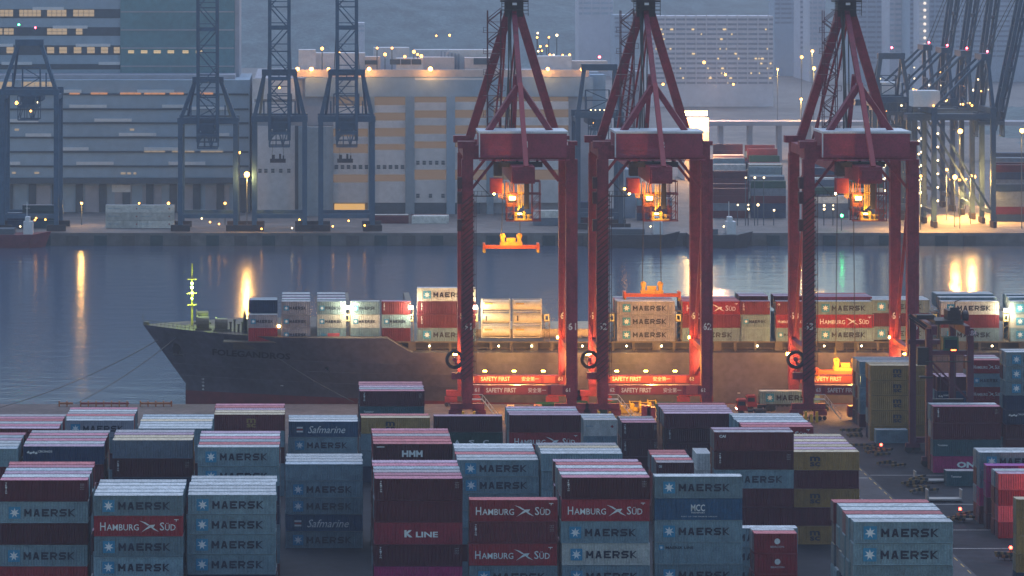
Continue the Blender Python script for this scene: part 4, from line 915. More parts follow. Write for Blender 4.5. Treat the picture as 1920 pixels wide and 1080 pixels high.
# stepped freight warehouse at the frame edge
Z = 1145
wh = thing('freight_warehouse', 'long blue-grey freight warehouse with pale strips behind the blue cranes', 'building', (0, 0, 0))
MB().box(px(-160, Z), px(468, Z), Z, Z+60, 0, pz(150, Z)).build('wall', FW, wh)
for i, y in enumerate((176, 204, 230, 257, 284, 311)):
    MB().box(px(-160, Z), px(466, Z), Z-.5, Z-.01, pz(y+2.5, Z), pz(y-1.0, Z)).build('floor_gap', FDARK, wh)
for a, b, y in ((120, 153, 168), (257, 327, 168), (130, 200, 196), (304, 350, 196), (355, 430, 200), (177, 247, 222), (12, 72, 223), (223, 293, 249), (48, 96, 250), (398, 430, 249), (118, 166, 276), (270, 335, 276), (143, 213, 303), (12, 38, 303), (316, 385, 303)):
    face(MB(), a, b, y, y+6, Z, .7).build('pale_strip', FPALE, wh)
win_row(wh, [(130, 150), (170, 202), (225, 265), (270, 310), (318, 345), (375, 400)], 173.5, 177, Z, emit('orange_strip_window', (1, .42, .18), .5), 2.5, .7)
win_row(wh, [(270, 310), (322, 365), (376, 418)], 282.5, 285.5, Z, WINL, 2.5, .7)
for a, b, y in ((27, 36, 241), (243, 252, 241), (22, 30, 322), (64, 74, 322), (226, 236, 323), (238, 246, 323), (250, 256, 323)): win_row(wh, [(a, b)], y, y+4, Z, WINL, 1.0)
win_row(wh, [(-40, 25), (40, 103)], 153, 169, Z, WINL, 2.2)
MB().box(px(-160, Z), px(468, Z), Z-4, Z-.02, pz(343, Z), pz(333, Z)).build('canopy', FDARK, wh)
for a, b in ((55, 95), (160, 193), (215, 247), (267, 303), (345, 375), (385, 430)): face(MB(), a, b, 348, 405, Z, .25).build('door', FW2, wh)
for k in range(11): face(MB(), 10+k*44, 24+k*44, 345, 412, Z, .8).build('pier', FDARK, wh)
for a, b in ((210, 245),): face(MB(), a, b, 346, 360, Z, .9).build('sign_panel', FPALE, wh)
MB().box(px(-160, Z), px(440, Z), Z+6, Z+55, pz(150, Z), pz(142, Z)).build('roof_parking', FW2, wh)
Z = 1172
tw = thing('warehouse_tower', 'tall blue-grey block with lit window bands and teal glazed half', 'building', (0, 0, 0))
MB().box(px(-180, Z), px(226, Z), Z, Z+40, pz(150, Z), pz(-60, Z)).build('wall', FW, tw)
MB().box(px(226, Z)+.02, px(440, Z), Z-.8, Z+40, pz(146, Z), pz(-60, Z)).build('glazed_wall', FTEAL, tw)
MB().box(px(440, Z)+.02, px(449, Z), Z-.4, Z+36, 0, pz(-60, Z)).build('stair_shaft', FW2, tw)
for y0, y1 in ((17, 34), (51, 67), (85, 103), (120, 130)): face(MB(), -180, 225.5, y0, y1, Z, .15).build('window_band', FDARK, tw)
win_row(tw, [(-25, 25), (36, 77), (88, 125), (137, 177)], 18, 31, Z, WINL, 1.6, .4)
win_row(tw, [(-12, 5), (7, 26), (88, 126), (142, 155)], 53, 65, Z, WINL, 1.6, .4); win_row(tw, [(12, 26), (88, 102), (111, 126), (138, 153), (163, 178), (189, 203), (213, 225)], 88, 100, Z, WINL, 1.6, .4)
win_row(tw, [(240, 252), (264, 277), (288, 302), (314, 327), (342, 354), (367, 380)], 94, 100, Z, emit('dim_window', (1, .72, .4), .45), 1.6, 1.1)
for a, b, y in ((61, 120, 13), (99, 164, 48), (142, 207, 82), (-20, 25, 82), (185, 225, 116), (3, 60, 116)): face(MB(), a, b, y, y+5.5, Z, .5).build('pale_strip', FPALE, tw)
for y in (22, 56, 90, 124): MB().box(px(227, Z), px(439, Z), Z-1.0, Z-.8, pz(y+1.2, Z), pz(y-1.2, Z)).build('floor_line', FW2, tw)
# ramped warehouse in the middle
Z = 1138
rw = thing('ramp_warehouse', 'pale multi-storey ramp warehouse with amber open floors and crowded roof', 'building', (0, 0, 0))
MB().box(px(477, Z), px(1112, Z), Z+1.6, Z+90, 0, pz(147, Z)).build('core', FW2, rw)
MB().box(px(548, Z), px(1104, Z), Z-.4, Z+1.5, pz(144, Z), pz(131, Z)).build('parapet', FPINK, rw)
MB().box(px(572, Z), px(1112, Z), Z-.2, Z+1.4, pz(181, Z), pz(145, Z)).build('fascia', FW, rw)
MB().box(px(778, Z), px(912, Z), Z-.3, Z-.2, pz(150, Z), pz(146, Z)).build('pale_strip', FPALE, rw)
L0 = 470.0
w_ = MB(); w_.box(px(474, Z), px(553, Z), Z-.6, Z+1.4, pz(398, Z), pz(236, Z)); w_.box(px(474, Z), px(553, Z), Z-.5, Z+1.4, pz(222, Z), pz(192, Z)); w_.box(px(474, Z), px(553, Z), Z-.3, Z+1.4, pz(186, Z), pz(148, Z)); w_.build('end_wall', FWHITE, rw)
for a in (484, 495, 508, 523, 538): win_row(rw, [(a, a+7)], 316, 324, Z, FDARK, 1.4, .75)
for (a, b, rows) in ((625, 690, ((198, 212), (226, 241), (256, 270), (287, 327), (342, 380))), (702, 760, ((197, 211), (226, 240), (256, 270), (281, 327), (340, 380))),
                     (777, 837, ((192, 207), (221, 235), (251, 265), (278, 318), (337, 380))), (853, 912, ((191, 206), (221, 235), (251, 265), (276, 318), (337, 380))), (925, 1066, ((190, 205), (220, 235), (250, 264), (276, 318), (337, 380)))):
    MB().box(px(a, Z), px(b, Z), Z+1.1, Z+1.55, pz(343, Z), pz(182, Z)).build('lit_interior', INTR, rw)
    for r0, r1 in rows: face(MB(), a, b, r0, r1, Z, .3).build('floor_band', FWHITE, rw)
for segs, y in (([(627+k*11.3, 634.5+k*11.3) for k in range(6)], 309), ([(706+k*11.2, 713.5+k*11.2) for k in range(5)], 309), ([(780+k*11.8, 787+k*11.8) for k in range(5)], 301), ([(780+k*23.5, 787+k*23.5) for k in range(3)], 363)):
    win_row(rw, segs, y, y+8, Z, FDARK, 2, .45)
for a, b, m in ((553, 625, FDARK), (690, 702, FPIER), (760, 777, FPIER), (837, 853, FW), (912, 925, FPIER)): MB().box(px(a, Z), px(b, Z), Z-1.2, Z+1.5, 0, pz(181 if a > 600 else 236, Z)).build('pier', m, rw)
MB().cyl((px(592, Z), Z-3, 0), (px(592, Z), Z-3, pz(236, Z)), 6.2, 20).build('ramp_drum', FPIER, rw)
face(MB(), 627, 684, 382, 402, Z, .5).build('lit_bay', WINY if False else emit('lit_bay_glow', (1, .55, .15), .5), rw)
face(MB(), 702, 900, 380, 415, Z, .2).build('ground_bay', FDARK, rw)
ro = MB()
for a, b, y0, Zr, m in ((560, 592, 92, 1160, 0), (590, 684, 98, 1165, 0), (684, 712, 105, 1158, 1), (700, 766, 88, 1175, 0), (742, 792, 108, 1156, 0), (792, 850, 106, 1162, 1), (776, 842, 92, 1180, 0), (840, 925, 92, 1170, 0), (870, 930, 107, 1158, 1), (1005, 1068, 104, 1160, 0), (1066, 1135, 113, 1165, 1)):
    face(MB(), a, b, y0, 132, Zr, 9).build('roof_block', FPINK if m else FWHITE, rw)
for a, b, y0, y1, Zr in ((731, 750, 111, 121, 1146.6), (752, 770, 111, 121, 1146.6), (772, 790, 111, 121, 1146.6), (888, 925, 109, 121, 1148.6), (684, 708, 113, 121, 1148.6)): face(MB(), a, b, y0, y1, Zr, .3).build('vent_louvre', FDARK, rw)
for k in range(6): face(MB(), 826+k*6.5, 829+k*6.5, 96+k, 130, 1160.6, .3).build('roof_pipe', FW2, rw)
# office slab beside crane two, lit shed with floodlight, viaduct
Z = 1120
ob = thing('office_block', 'plain pale blank-walled block seen inside crane two', 'building'); MB().box(px(1140, Z), px(1171, Z), Z, Z+20, 0, pz(300, Z)).build('wall', FWHITE, ob); MB().box(px(1171, Z)+.02, px(1192, Z), Z+1, Z+20, 0, pz(318, Z)).build('annex', FW, ob)
Z = 1130
ob = thing('grey_block', 'grey block with pale side behind the first crane', 'building'); MB().box(px(1112, Z)+.1, px(1142, Z)-.1, Z+12, Z+50, 0, pz(143, Z)).build('wall', FW, ob); MB().box(px(1180, Z), px(1218, Z), Z+30, Z+50, 0, pz(140, Z)).build('wing', FW2, ob)
Z = 1300
sh = thing('lit_shed', 'square pale shed under a blazing amber floodlight', 'building'); MB().box(px(1284, Z), px(1329, Z), Z, Z+25, 0, pz(221, Z)).build('wall', FPINK, sh)
fl = MB().box(px(1283, Z), px(1325, Z), Z-2.3, Z-1.8, pz(216, Z), pz(208, Z)); fl.build('floodlight', emit('blazing_floodlight', (1, .62, .2), 30), sh)
point('amber_glow_light', (px(1304, Z), Z-12, pz(215, Z)), 70000, (1, .5, .16), 2, sh)
Z = 1420
vd = thing('viaduct', 'long pale road viaduct crossing behind the third crane', 'bridge'); MB().box(px(1330, Z), px(1960, Z), Z, Z+12, pz(236, Z), pz(228, Z)).build('deck', FW2, vd)
for k in range(9): MB().box(px(1350+k*55, Z), px(1358+k*55, Z), Z+3, Z+9, 0, pz(236, Z)-.02).build('pier', FW2, vd)
# distant housing
def slab(a, b, y0, y1, Z, floors, lab, mw, mb_, cols=0, depth=22, name='housing_block'):
    t = thing(name, lab, 'building', group='distant tower blocks'); MB().box(px(a, Z), px(b, Z), Z, Z+depth, 0, pz(y0, Z)).build('wall', mw, t)
    h = (y1-y0)/floors
    for i in range(floors):
        face(MB(), a+.8, b-.8, y0+h*(i+.5), y0+h*(i+.92), Z, .2).build('window_band', mb_, t)
    for k in range(cols):
        x = a+(b-a)*(k+.5)/cols; MB().box(px(x-1.0, Z), px(x+1.0, Z), Z-.8, Z-.2, pz(y1, Z), pz(y0, Z)+.5).build('rib', mw, t)
    return t
HWALL = mat('housing_wall', (0.62, 0.60, 0.66), 0.8, .1, .05); HBAND = mat('housing_dark_band', (0.24, 0.27, 0.35), 0.7, .1)  # second colour is the darker tone of the window rows
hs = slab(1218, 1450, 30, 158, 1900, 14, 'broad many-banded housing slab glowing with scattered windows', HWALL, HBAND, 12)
random.seed(3)
for k in range(42): 
    a = 1222+random.random()*222; y = 30+9.14*random.randint(2, 13)+5.2; face(MB(), a, a+1.5+random.random()*4, y, y+3, 1899.7, .25).build('lit_window', WINY, hs)
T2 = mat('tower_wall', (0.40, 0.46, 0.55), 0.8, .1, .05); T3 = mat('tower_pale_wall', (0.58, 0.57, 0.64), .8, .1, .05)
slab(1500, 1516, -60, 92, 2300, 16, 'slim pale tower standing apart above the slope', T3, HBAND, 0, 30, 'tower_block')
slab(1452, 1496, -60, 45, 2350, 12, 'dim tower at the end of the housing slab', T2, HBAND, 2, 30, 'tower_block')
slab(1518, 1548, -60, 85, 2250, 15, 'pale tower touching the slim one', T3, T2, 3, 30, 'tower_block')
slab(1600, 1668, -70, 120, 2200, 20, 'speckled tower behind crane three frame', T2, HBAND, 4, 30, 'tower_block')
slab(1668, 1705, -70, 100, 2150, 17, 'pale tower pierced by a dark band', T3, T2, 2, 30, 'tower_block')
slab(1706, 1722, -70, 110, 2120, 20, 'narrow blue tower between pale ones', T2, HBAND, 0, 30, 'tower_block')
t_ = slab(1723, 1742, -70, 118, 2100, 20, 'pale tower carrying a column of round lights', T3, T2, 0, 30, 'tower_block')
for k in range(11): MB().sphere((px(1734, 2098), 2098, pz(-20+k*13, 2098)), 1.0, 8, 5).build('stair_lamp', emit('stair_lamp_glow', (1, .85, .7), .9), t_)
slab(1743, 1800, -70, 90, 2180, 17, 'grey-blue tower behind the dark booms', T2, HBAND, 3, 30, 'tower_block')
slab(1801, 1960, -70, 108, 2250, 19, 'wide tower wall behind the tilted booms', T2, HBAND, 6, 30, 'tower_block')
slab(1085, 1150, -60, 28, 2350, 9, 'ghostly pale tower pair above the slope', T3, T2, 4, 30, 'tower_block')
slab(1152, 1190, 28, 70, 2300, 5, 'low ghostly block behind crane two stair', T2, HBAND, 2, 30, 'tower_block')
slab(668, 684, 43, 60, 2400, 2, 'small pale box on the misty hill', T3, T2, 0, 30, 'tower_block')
# ---------------------------------------------------------------- blue cranes of the far bank
def far_crane(cx, Zc, half, zb, za, wt, lab, m, boom=None, rz=0.0, wb=3.2, lamps=(), house=False, depth=16.0, tilt=.05):
    t = thing('harbour_crane', lab, 'crane', (cx, Zc, 0), rz, 'blue cranes on the far bank')
    for sx in (-1, 1):
        for y in (0, depth):
            lg = MB(); lg.beam((sx*half, y, 2.2), (sx*half, y, zb), 1.6, 1.6); lg.build('leg', m, t)
            bg_ = MB(); bg_.box(sx*half-3.2, sx*half+3.2, y-.6, y+.6, .2, 2.2); bg_.build('bogie', CDARK, t)
        MB().box(sx*half-.6, sx*half+.6, .9, depth-.9, zb-1.6, zb-.1).build('side_beam', m, t)
        MB().beam((sx*half, .8, 6), (sx*half, depth-.8, zb-2), .7).build('brace', m, t)
        MB().beam((sx*half, 0, zb+1.3), (sx*wt, 1, za), 1.3, 1.2).build('frame_leg', m, t)
        MB().beam((sx*half*.8, depth, zb+1.3), (sx*wt, 2, za), .8).build('back_stay', m, t)
        MB().beam((sx*half*.62, 0, zb+1.3), (sx*half*.62, .5, zb+(za-zb)*.42), .5).build('post', m, t)
    for y in (0, depth):
        MB().box(-half-1, half+1, y-1, y+1, zb, zb+2.0).build('head_beam', m, t); MB().box(-half+.8, half-.8, y-.5, y+.5, 4.5, 5.9).build('sill_beam', m, t)
    MB().box(-wt-1, wt+1, -.2, 3.2, za-1, za+1.1).build('apex_beam', m, t)
    MB().truss((-wt*.8, 8, zb+2), (-wt*.8, 8, zb+9), (wt*1.6, 0, 0), 2, .5).build('machine_frame', m, t)
    g = MB()
    for y in (-5, 4):
        g.truss((-3.4, y, zb-8), (3.4, y, zb-8), (0, 0, 8), 3, .45)
    g.box(-3.4, 3.4, -5, 4, zb-4, zb-3); g.box(-2.2, 2.2, -4, 3, zb-3, zb-.2); g.build('trolley', m, t)
    g = MB(); g.box(-3.2, 3.2, 4.1, depth+8, zb-2.6, zb-.3); g.build('girder', m, t)
    if boom:
        b = MB(); y0 = -2.0; L_ = boom-(zb-6)
        b.truss((-wb, y0, zb-6), (-wb, y0-L_*tilt, boom), (2*wb, 0, 0), int(L_/7), 1.15, tm=.42)
        b.truss((-wb, y0-3, zb-2), (-wb, y0-3-L_*tilt, boom), (2*wb, 0, 0), int(L_/7), .8, tm=.3)
        for i in range(3): z = zb+14+i*17; b.box(-wb, wb, y0-3.4-(z-zb)*tilt, y0-2.5-(z-zb)*tilt, z, z+1.3)
        b.build('raised_boom', m, t)
        for sx in (-1, 1): MB().beam((sx*wt*.8, .5, za+1), (sx*wb, y0-(za+22-zb)*tilt, za+22), .22).build('boom_stay', STEEL, t)
    if house: 
        h = MB().box(-4, 4, depth-3, depth+6, zb+2.1, zb+7.5).build('machine_house', FPALE, t)
        l_ = MB().box(4.0, 4.06, depth-1, depth+5.5, zb+2.1, zb+2.9).build('house_lamp', WINY, h)
        s_ = MB()
        for i in range(3): s_.poly([(4.07, depth+1.0, zb+3.6+i*.9), (4.07, depth+2.6, zb+4.1+i*.9), (4.07, depth+2.6, zb+4.6+i*.9), (4.07, depth+1.0, zb+4.1+i*.9)])
        s_.build('house_emblem', LETN, h)
    for (x, y, z, r, mm) in lamps: MB().sphere((x, y, z), r, 8, 5).build('lamp', mm, t)
    return t
RB = random.Random(5)
def feet(half): return [(RB.uniform(-half, half), -1.3, RB.uniform(1, 5), .3, RB.choice((SOD, WHL))) for _ in range(3)]
ZF = 1067
far_crane(px(55, ZF), ZF, 9.0, 45.5, 63, 3.7, 'blue crane without raised boom at the frame edge', FBLUE, lamps=[(-4, -2, 43.0, .6, SOD), (1, -6, 40.5, .35, SOD), (3, -2, 43.2, .3, WHL), (-3.5, 0, 69, .3, GRNL), (2, 0, 68, .25, REDL)]+feet(8), depth=18)
far_crane(px(390, ZF), ZF, 9.2, 36.0, 50.5, 4.2, 'blue crane with slim raised boom beside the amber lamp mast', FBLUE, boom=112, lamps=[(0, -1, 50, .25, WHL), (2, -3, 79, .3, WHL), (1, -3, 85, .25, WHL)]+feet(8))
far_crane(px(524, ZF), ZF, 8.4, 36.6, 53.0, 4.9, 'blue crane with lattice boom before the pale end wall', FBLUE, boom=112, lamps=[(0, -1, 48, .3, SOD)]+feet(8))
far_crane(px(650, ZF), ZF, 8.6, 36.6, 53.0, 5.2, 'blue crane with lattice boom before the amber floors', FBLUE, boom=112, lamps=[(-3, 2, 32, .3, SOD)]+feet(8))
far_crane(px(1124, ZF+6), ZF+6, 7.2, 37.6, 54.5, 5.0, 'hazy slate crane half hidden by crane two', FBLUE2, lamps=[(-3+i*1.5, -1.4, 40.3, .22, WHL) for i in range(6)]+[(2, -4, 34, .4, SOD), (0, 0, 58, .4, REDL), (5.6, -1.6, 32, .3, SOD), (-2, -2, 36, .3, SOD)])
RC = (('front', 0), ('second', 1), ('third', 2), ('rearmost', 3))
for w, k in RC:
    Zc = 1082+k*34
    far_crane(233, Zc+9, 9.0, 38.5, 57.5, 4.5, f'side-on slate crane with tilted raised boom, {w} of four in line', FBLUE2, boom=118, rz=pi/2, wb=2.6, tilt=.14 if k else .2, depth=20,
              house=(k == 0 or k == 2), lamps=[(RB.uniform(-8, 8), RB.uniform(-2, 20), RB.choice((36, 41, 41.5, 46, 50)), RB.uniform(.2, .35), RB.choice((WHL, SOD, WHL))) for _ in range(12)]+[(4.6, 16, 8+i*4.6, .38, WHL) for i in range(6)]+[(8.6, 20.9, 6+i*4.6, .38, WHL) for i in range(6)]+[(0, 0, 59.3, .35, REDL)])
far_crane(px(1672, 1110), 1110, 6.0, 41, 57, 3.6, 'small slate crane with plain frame behind crane three', FBLUE2, lamps=[(0, 0, 60, .35, REDL), (3, -2, 40, .35, WHL), (-2, -2, 38, .35, SOD)])
# spreaders under the blue cranes
for cx, w in ((521, 'pale end wall'), (647, 'row of dark windows')):
    Zs = 1061; t = thing('spreader', f'dark spreader hanging before the {w} across the water', 'spreader', (px(cx, Zs), Zs, pz(305, Zs)), 0, 'dark spreaders of the far cranes')
    MB().box(-2.6, 2.6, -.6, .6, 0, 1.3).box(-2, -1, -.5, .5, 1.3, 2.6).box(.4, 1.1, -.5, .5, 1.3, 2.9).box(1.6, 2.1, -.5, .5, 1.3, 2.4).build('beam', CDARK, t)
    for x in (-2, 2): MB().cyl((x, 0, 1.3), (x*.8, 0, 7.5), .07, 5).build('hoist_rope', STEEL, t)
# ---------------------------------------------------------------- lamps
def lamp(p_, y_, Z, r, m, lab, mastm=True, power=0, col=(1, .5, .12), grp='lamps on the far bank', base=0.0, down=False):
    x, z = px(p_, Z), pz(y_, Z); t = thing('lamp_mast', lab, 'lamp', (x, Z, base), 0, grp)
    if mastm: MB().cyl((0, .3, 0), (0, .3, z-base), .16, 6).box(-.5, .5, -.1, .5, z-base+r*.4, z-base+r*.4+.2).build('mast', FDARK, t)
    MB().sphere((0, -.4, z-base), r*RB.uniform(.6, 1.15), 10, 6).build('lamp_head', m, t)
    if power: point('lamp_light', (0, -2.2, z-base-.6), power*.22, col, .6, t, 130 if down else None, (0, -.1, -1) if down else None)
    return t
rz_ = pz(131, 1138)
for i, p_ in enumerate((558, 584, 616, 692, 807, 1027, 1091)): lamp(p_, 129.5, 1135.5, .72, SODB, f'amber lamp on the cream parapet, {ORD[i] if i else "first"} counting from the blue cranes', False, 4500 if i in (1, 3, 4, 5) else 0, base=rz_)
for i, (p_, y_) in enumerate(((707, 90), (735, 90), (776, 97), (783, 102), (790, 105), (722, 102), (759, 106), (636, 97), (604, 91))): lamp(p_, y_, 1147, .5, SOD, f'yellow roof lamp among the white roof blocks, {ORD[i] if i else "first"} of the cluster', True, 0, base=pz(147, 1138))
for i, (p_, y_) in enumerate(((1008, 62), (1007, 70), (1029, 70), (1044, 66), (1013, 87), (1025, 86), (1009, 96), (1016, 95), (1031, 103), (1038, 103), (1055, 103), (1068, 103))): lamp(p_, y_, 1172, .42, SOD if i % 3 else WHL, f'small lamp in cluster above parapet inside crane one, spot {i+1} counted downward', True, 0, base=pz(147, 1138))
lamp(463, 327, 1068, .85, SODB, 'tall amber lamp mast mirrored brightly in the water', True, 60000)
lamp(449, 286, 1100, .7, SOD, 'slim amber lamp mast behind the bright one')
for i, p_ in enumerate((153, 261, 316, 422)): lamp(p_, 381, 1092, .42, SODB if i == 0 else SOD, f"small amber lamp before warehouse doors, {('first', 'second', 'third', 'last')[i]} from the edge crane", True, 9000 if i == 0 else 2500 if i < 3 else 0)
lamp(1171, 354, 1072, .55, SODB, 'amber lamp beside the plain block inside crane two')
for i, (p_, y_) in enumerate(((1383, 384), (1403, 384), (1421, 384), (1398, 333), (1415, 333), (1432, 333), (1403, 392), (1451, 394), (1545, 385), (1562, 385), (1545, 392), (1562, 392))): lamp(p_, y_, 1090, .38, WHL, f'white yard lamp over dark far containers, spot {i+1} of the scatter')
lamp(1578, 404, 1070, .5, GRNL, 'green signal lamp mirrored in the water')
lamp(1800, 246, 1078, 1.0, SODB, 'big amber lamp between the slate cranes', True, 120000, down=True); lamp(1916, 245, 1078, 1.0, SODB, 'big amber lamp mast at the frame edge', True, 40000, down=True)
for i, (p_, y_) in enumerate(((1726, 330), (1775, 318), (1779, 337), (1790, 332), (1799, 337), (1811, 336), (1820, 330), (1826, 331), (1838, 336), (1842, 335), (1914, 346))): lamp(p_, y_, 1074+(i*37 % 100), .5 if i not in (3, 6, 7) else .75, SODB if i % 2 else SOD, f'amber lamp low among slate crane legs, {i+1} along the row', True, 300000 if i in (0, 1, 4, 7, 9) else 60000 if i in (3, 6, 8) else 0, (1, .50, .12), down=i not in (3, 6, 8))
lamp(1458, 130, 1500, .8, SOD, 'amber lamp on the slope beside the housing slab', True, 60000); lamp(1526, 128, 1500, .8, SOD, 'amber lamp high on the slope by the viaduct', True, 60000); lamp(1502, 186, 1430, .7, SOD, 'amber lamp on the viaduct', True, 60000); lamp(1523, 96, 1700, .9, SOD, 'amber lamp below the slim tower', True, 90000); lamp(1503, 107, 1700, .8, SOD, 'dim amber lamp left of the slim tower base')
for i, (p_, y_) in enumerate(((1243, 158), (1360, 140), (1320, 117), (1375, 158), (818, 67), (843, 66))): lamp(p_, y_, 1870 if y_ > 100 else 2450, .8, SOD, f'faint lamp in the far haze, spot {i+1}', False, 0, base=10)
point('added_slope_glow', (px(1340, 1450), 1440, 34), 60000, (1, .5, .28), 1.0).name = 'amber_glow_light'  # added light with no lamp, warms the haze over the slope
# ---------------------------------------------------------------- things on the far quay
def small_ship(x0, x1, lab, hm, Zs=1057):
    t = thing('coaster_ship', lab, 'ship', (px(x0, Zs), Zs, -4.2)); L_ = px(x1, Zs)-px(x0, Zs); m = MB()
    pts = [(0, .8), (L_-6, .8), (L_, 0)]
    m.v += [(0, -4, 0), (L_-7, -4, 0), (L_-2, 0, 0), (L_-7, 4, 0), (0, 4, 0), (0, -5, 4.4), (L_-6, -5, 4.4), (L_, 0, 5.2), (L_-6, 5, 4.4), (0, 5, 4.4)]
    for f in ((0, 1, 6, 5), (1, 2, 7, 6), (2, 3, 8, 7), (3, 4, 9, 8), (4, 0, 5, 9), (5, 6, 7, 8, 9)): m.f.append(f); m.m.append(0)
    m.build('hull', hm, t); d = MB().box(L_-9, L_-6, -2.5, 2.5, 4.4, 8.5).box(L_-8.5, L_-7, -2, 2, 8.5, 10); d.build('deckhouse', FPALE, t)
    MB().box(2, L_-12, -3.4, 3.4, 4.4, 6.2).build('hatch', FDARK, t); MB().cyl((L_-8, 0, 10), (L_-8, 0, 15), .12, 6).build('mast', FPALE, t)
    MB().sphere((L_-10, -2.6, 7), .3, 8, 5).build('lamp', WHL, t); return t
small_ship(-60, 96, 'dull red coaster moored below the edge blue crane', mat('coaster_red', (0.16, 0.03, 0.045), .6))
small_ship(1108, 1275, 'dark barge with pale wheelhouse inside crane two', mat('barge_dark', (0.05, 0.055, 0.07), .6))
small_ship(1290, 1412, 'dark barge between the second and third crane', MATS['barge_dark'])
def far_boxes(p0, y0, y1, n, st, lab, w=12.19):
    for i in range(n): container(st, px(p0, 1080)+w/2, 1081, i*2.6, w, 2.58, f"{lab}, {('lowest', 'middle', 'upper', 'highest')[i]}", 'containers on the far quay', False)
far_boxes(198, 375, 420, 3, 'w', 'white box before the freight warehouse doors'); far_boxes(259, 385, 420, 3, 'w', 'cream box beside white ones before warehouse doors')
far_boxes(42, 370, 400, 3, 'T', 'teal box behind the edge blue crane'); far_boxes(14, 370, 400, 2, 'n', 'navy box at the foot of the edge crane')
yb = MB(); ymats = [P[k] for k in ('brown', 'navy', 'grey', 'green', 'steel', 'white', 'dark')]; R3 = random.Random(11)
for (a, b, Z0, Z1, hmax) in ((1338, 1500, 1120, 1330, 5), (1525, 1660, 1120, 1300, 4), (1865, 1990, 1105, 1200, 7), (1195, 1290, 1110, 1200, 3), (700, 905, 1098, 1106, 1), (1000, 1140, 1090, 1110, 3)):
    z = Z0
    while z < Z1:
        x = px(a, z)
        while x < px(b, z)-12:
            for k in range(R3.randint(max(1, hmax-2), hmax)): yb.box(x, x+12.1, z, z+2.4, k*2.6, k*2.6+2.55, R3.choice((1, 6, 1, 4)) if a > 1800 else R3.randint(0, 6))
            x += 13.2+R3.random()*2*(R3.random() > .7)
        z += 2.9 if R3.random() > .25 else 22
fy = yb.build('far_container_yard', ymats); tag(fy, 'dark mass of stacked containers across the water', 'containers', None, 'stuff')
def vehicle(x, y, lab, colm, rz=0.0, trailer=None, load=None):
    t = thing('yard_truck', lab, 'truck', (x, y, 0), rz, 'trucks at work'); c = MB()
    c.box(-1.2, .9, -1.2, 1.2, .9, 1.6); c.v += []; c.box(-1.2, .75, -1.15, 1.15, 1.6, 3.0); c.box(-1.0, .7, -1.0, 1.0, 3.0, 3.15); co = c.build('cab', colm, t)
    MB().box(-1.22, -1.20, -1.0, 1.0, 1.9, 2.8).box(-1.0, .4, -1.17, -1.15, 1.95, 2.75).build('window', GLASS, co)
    MB().box(-.4, 4.8, -.45, .45, .75, 1.1).box(1.0, 2.0, -1.1, -.5, .5, 1.0).build('chassis', CDARK, t)
    for wx in (-.3, 3.0, 4.2):
        for sy in (-1, 1): MB().cyl((wx, sy*1.2, .5), (wx, sy*.85, .5), .5, 14).build('wheel', RUBBER, t)
    for sy in (-.8, .8): MB().box(-1.26, -1.22, sy-.15, sy+.15, 1.1, 1.3).build('headlight', WARMDOT, t)
    if trailer:
        MB().box(3.0, 3.0+trailer, -1.2, 1.2, 1.15, 1.45).build('trailer', CDARK, t)
        for wx in (trailer-.5, trailer+.8, trailer+2):
            for sy in (-1, 1): MB().cyl((wx, sy*1.2, .5), (wx, sy*.85, .5), .5, 14).build('wheel', RUBBER, t)
    return t
vehicle(px(1392, 650), 650, 'red tractor unit on the lit quay beside crane three', TRUCKR, 0, 0)
vehicle(px(1412, 654), 655.5, 'yard truck carrying a star container past crane three', TRUCKR, 0, 13)
container('M', px(1425, 654.5)+6.1, 655.5, 1.5, 12.19, 2.6, 'star container riding the yard truck beside crane three', 'containers on trucks', True)
for (p_, Zc, w_, lab) in ((1066, 652, 3.6, 'dark green skip between cranes one and two'), (1124, 651, 3.4, 'dark green skip at the foot of crane two'), (1008, 655, 5.0, 'low green skip inside crane one'), (1230, 655, 9.5, 'long green skip inside crane two')):
    t = thing('skip', lab, 'skip', (px(p_, Zc), Zc, .05), 0, 'green skips under the cranes'); m = MB(); h = 2.2 if w_ < 4 else 1.5
    m.poly([(0, -1, 0), (w_, -1, 0), (w_+.3, -1.3, h), (-.3, -1.3, h)]); m.poly([(0, 1, 0), (-.3, 1.3, h), (w_+.3, 1.3, h), (w_, 1, 0)]); m.poly([(0, -1, 0), (-.3, -1.3, h), (-.3, 1.3, h), (0, 1, 0)]); m.poly([(w_, -1, 0), (w_, 1, 0), (w_+.3, 1.3, h), (w_+.3, -1.3, h)]); m.quad((0, -1, 0.02), (0, 1, .02), (w_, 1, .02), (w_, -1, .02)); m.build('tub', GREEN, t)
    r = MB().beam((-.35, -1.35, h), (w_+.35, -1.35, h), .14).beam((-.35, 1.35, h), (w_+.35, 1.35, h), .14)
    for k in range(4): r.beam((w_*k/3, -1.06, .1), (w_*k/3, -1.38, h), .12)
    r.build('rim', GREEN, t)
for i, (p_, Zc, w_) in enumerate(((1099, 651, 1.9), (1163, 651, 2.6), (1181, 654, 2.2), (1199, 652, 2.3), (1215, 655, 1.6))):
    t = thing('lashing_cage', f"yellow lashing cage {('beside the green skips', 'at crane two stair foot', 'next to the stair-foot cage', 'below the long green skip', 'outermost below the long green skip')[i]}", 'cage', (px(p_, Zc), Zc, 0), 0, 'yellow lashing cages'); m = MB()
    m.box(0, w_, -.8, .8, .15, .3); m.box(0, w_, -.82, -.76, .3, 1.0); m.box(.1, w_*.4, -.7, .7, .3, 1.6)
    m.build('bin', YEL, t); f = MB()
    for x in (0, w_):
        for y in (-.8, .8): f.beam((x, y, 0), (x, y, 2.2), .1)
    f.beam((0, -.8, 2.2), (w_, -.8, 2.2), .08); f.build('frame', YEL, t)
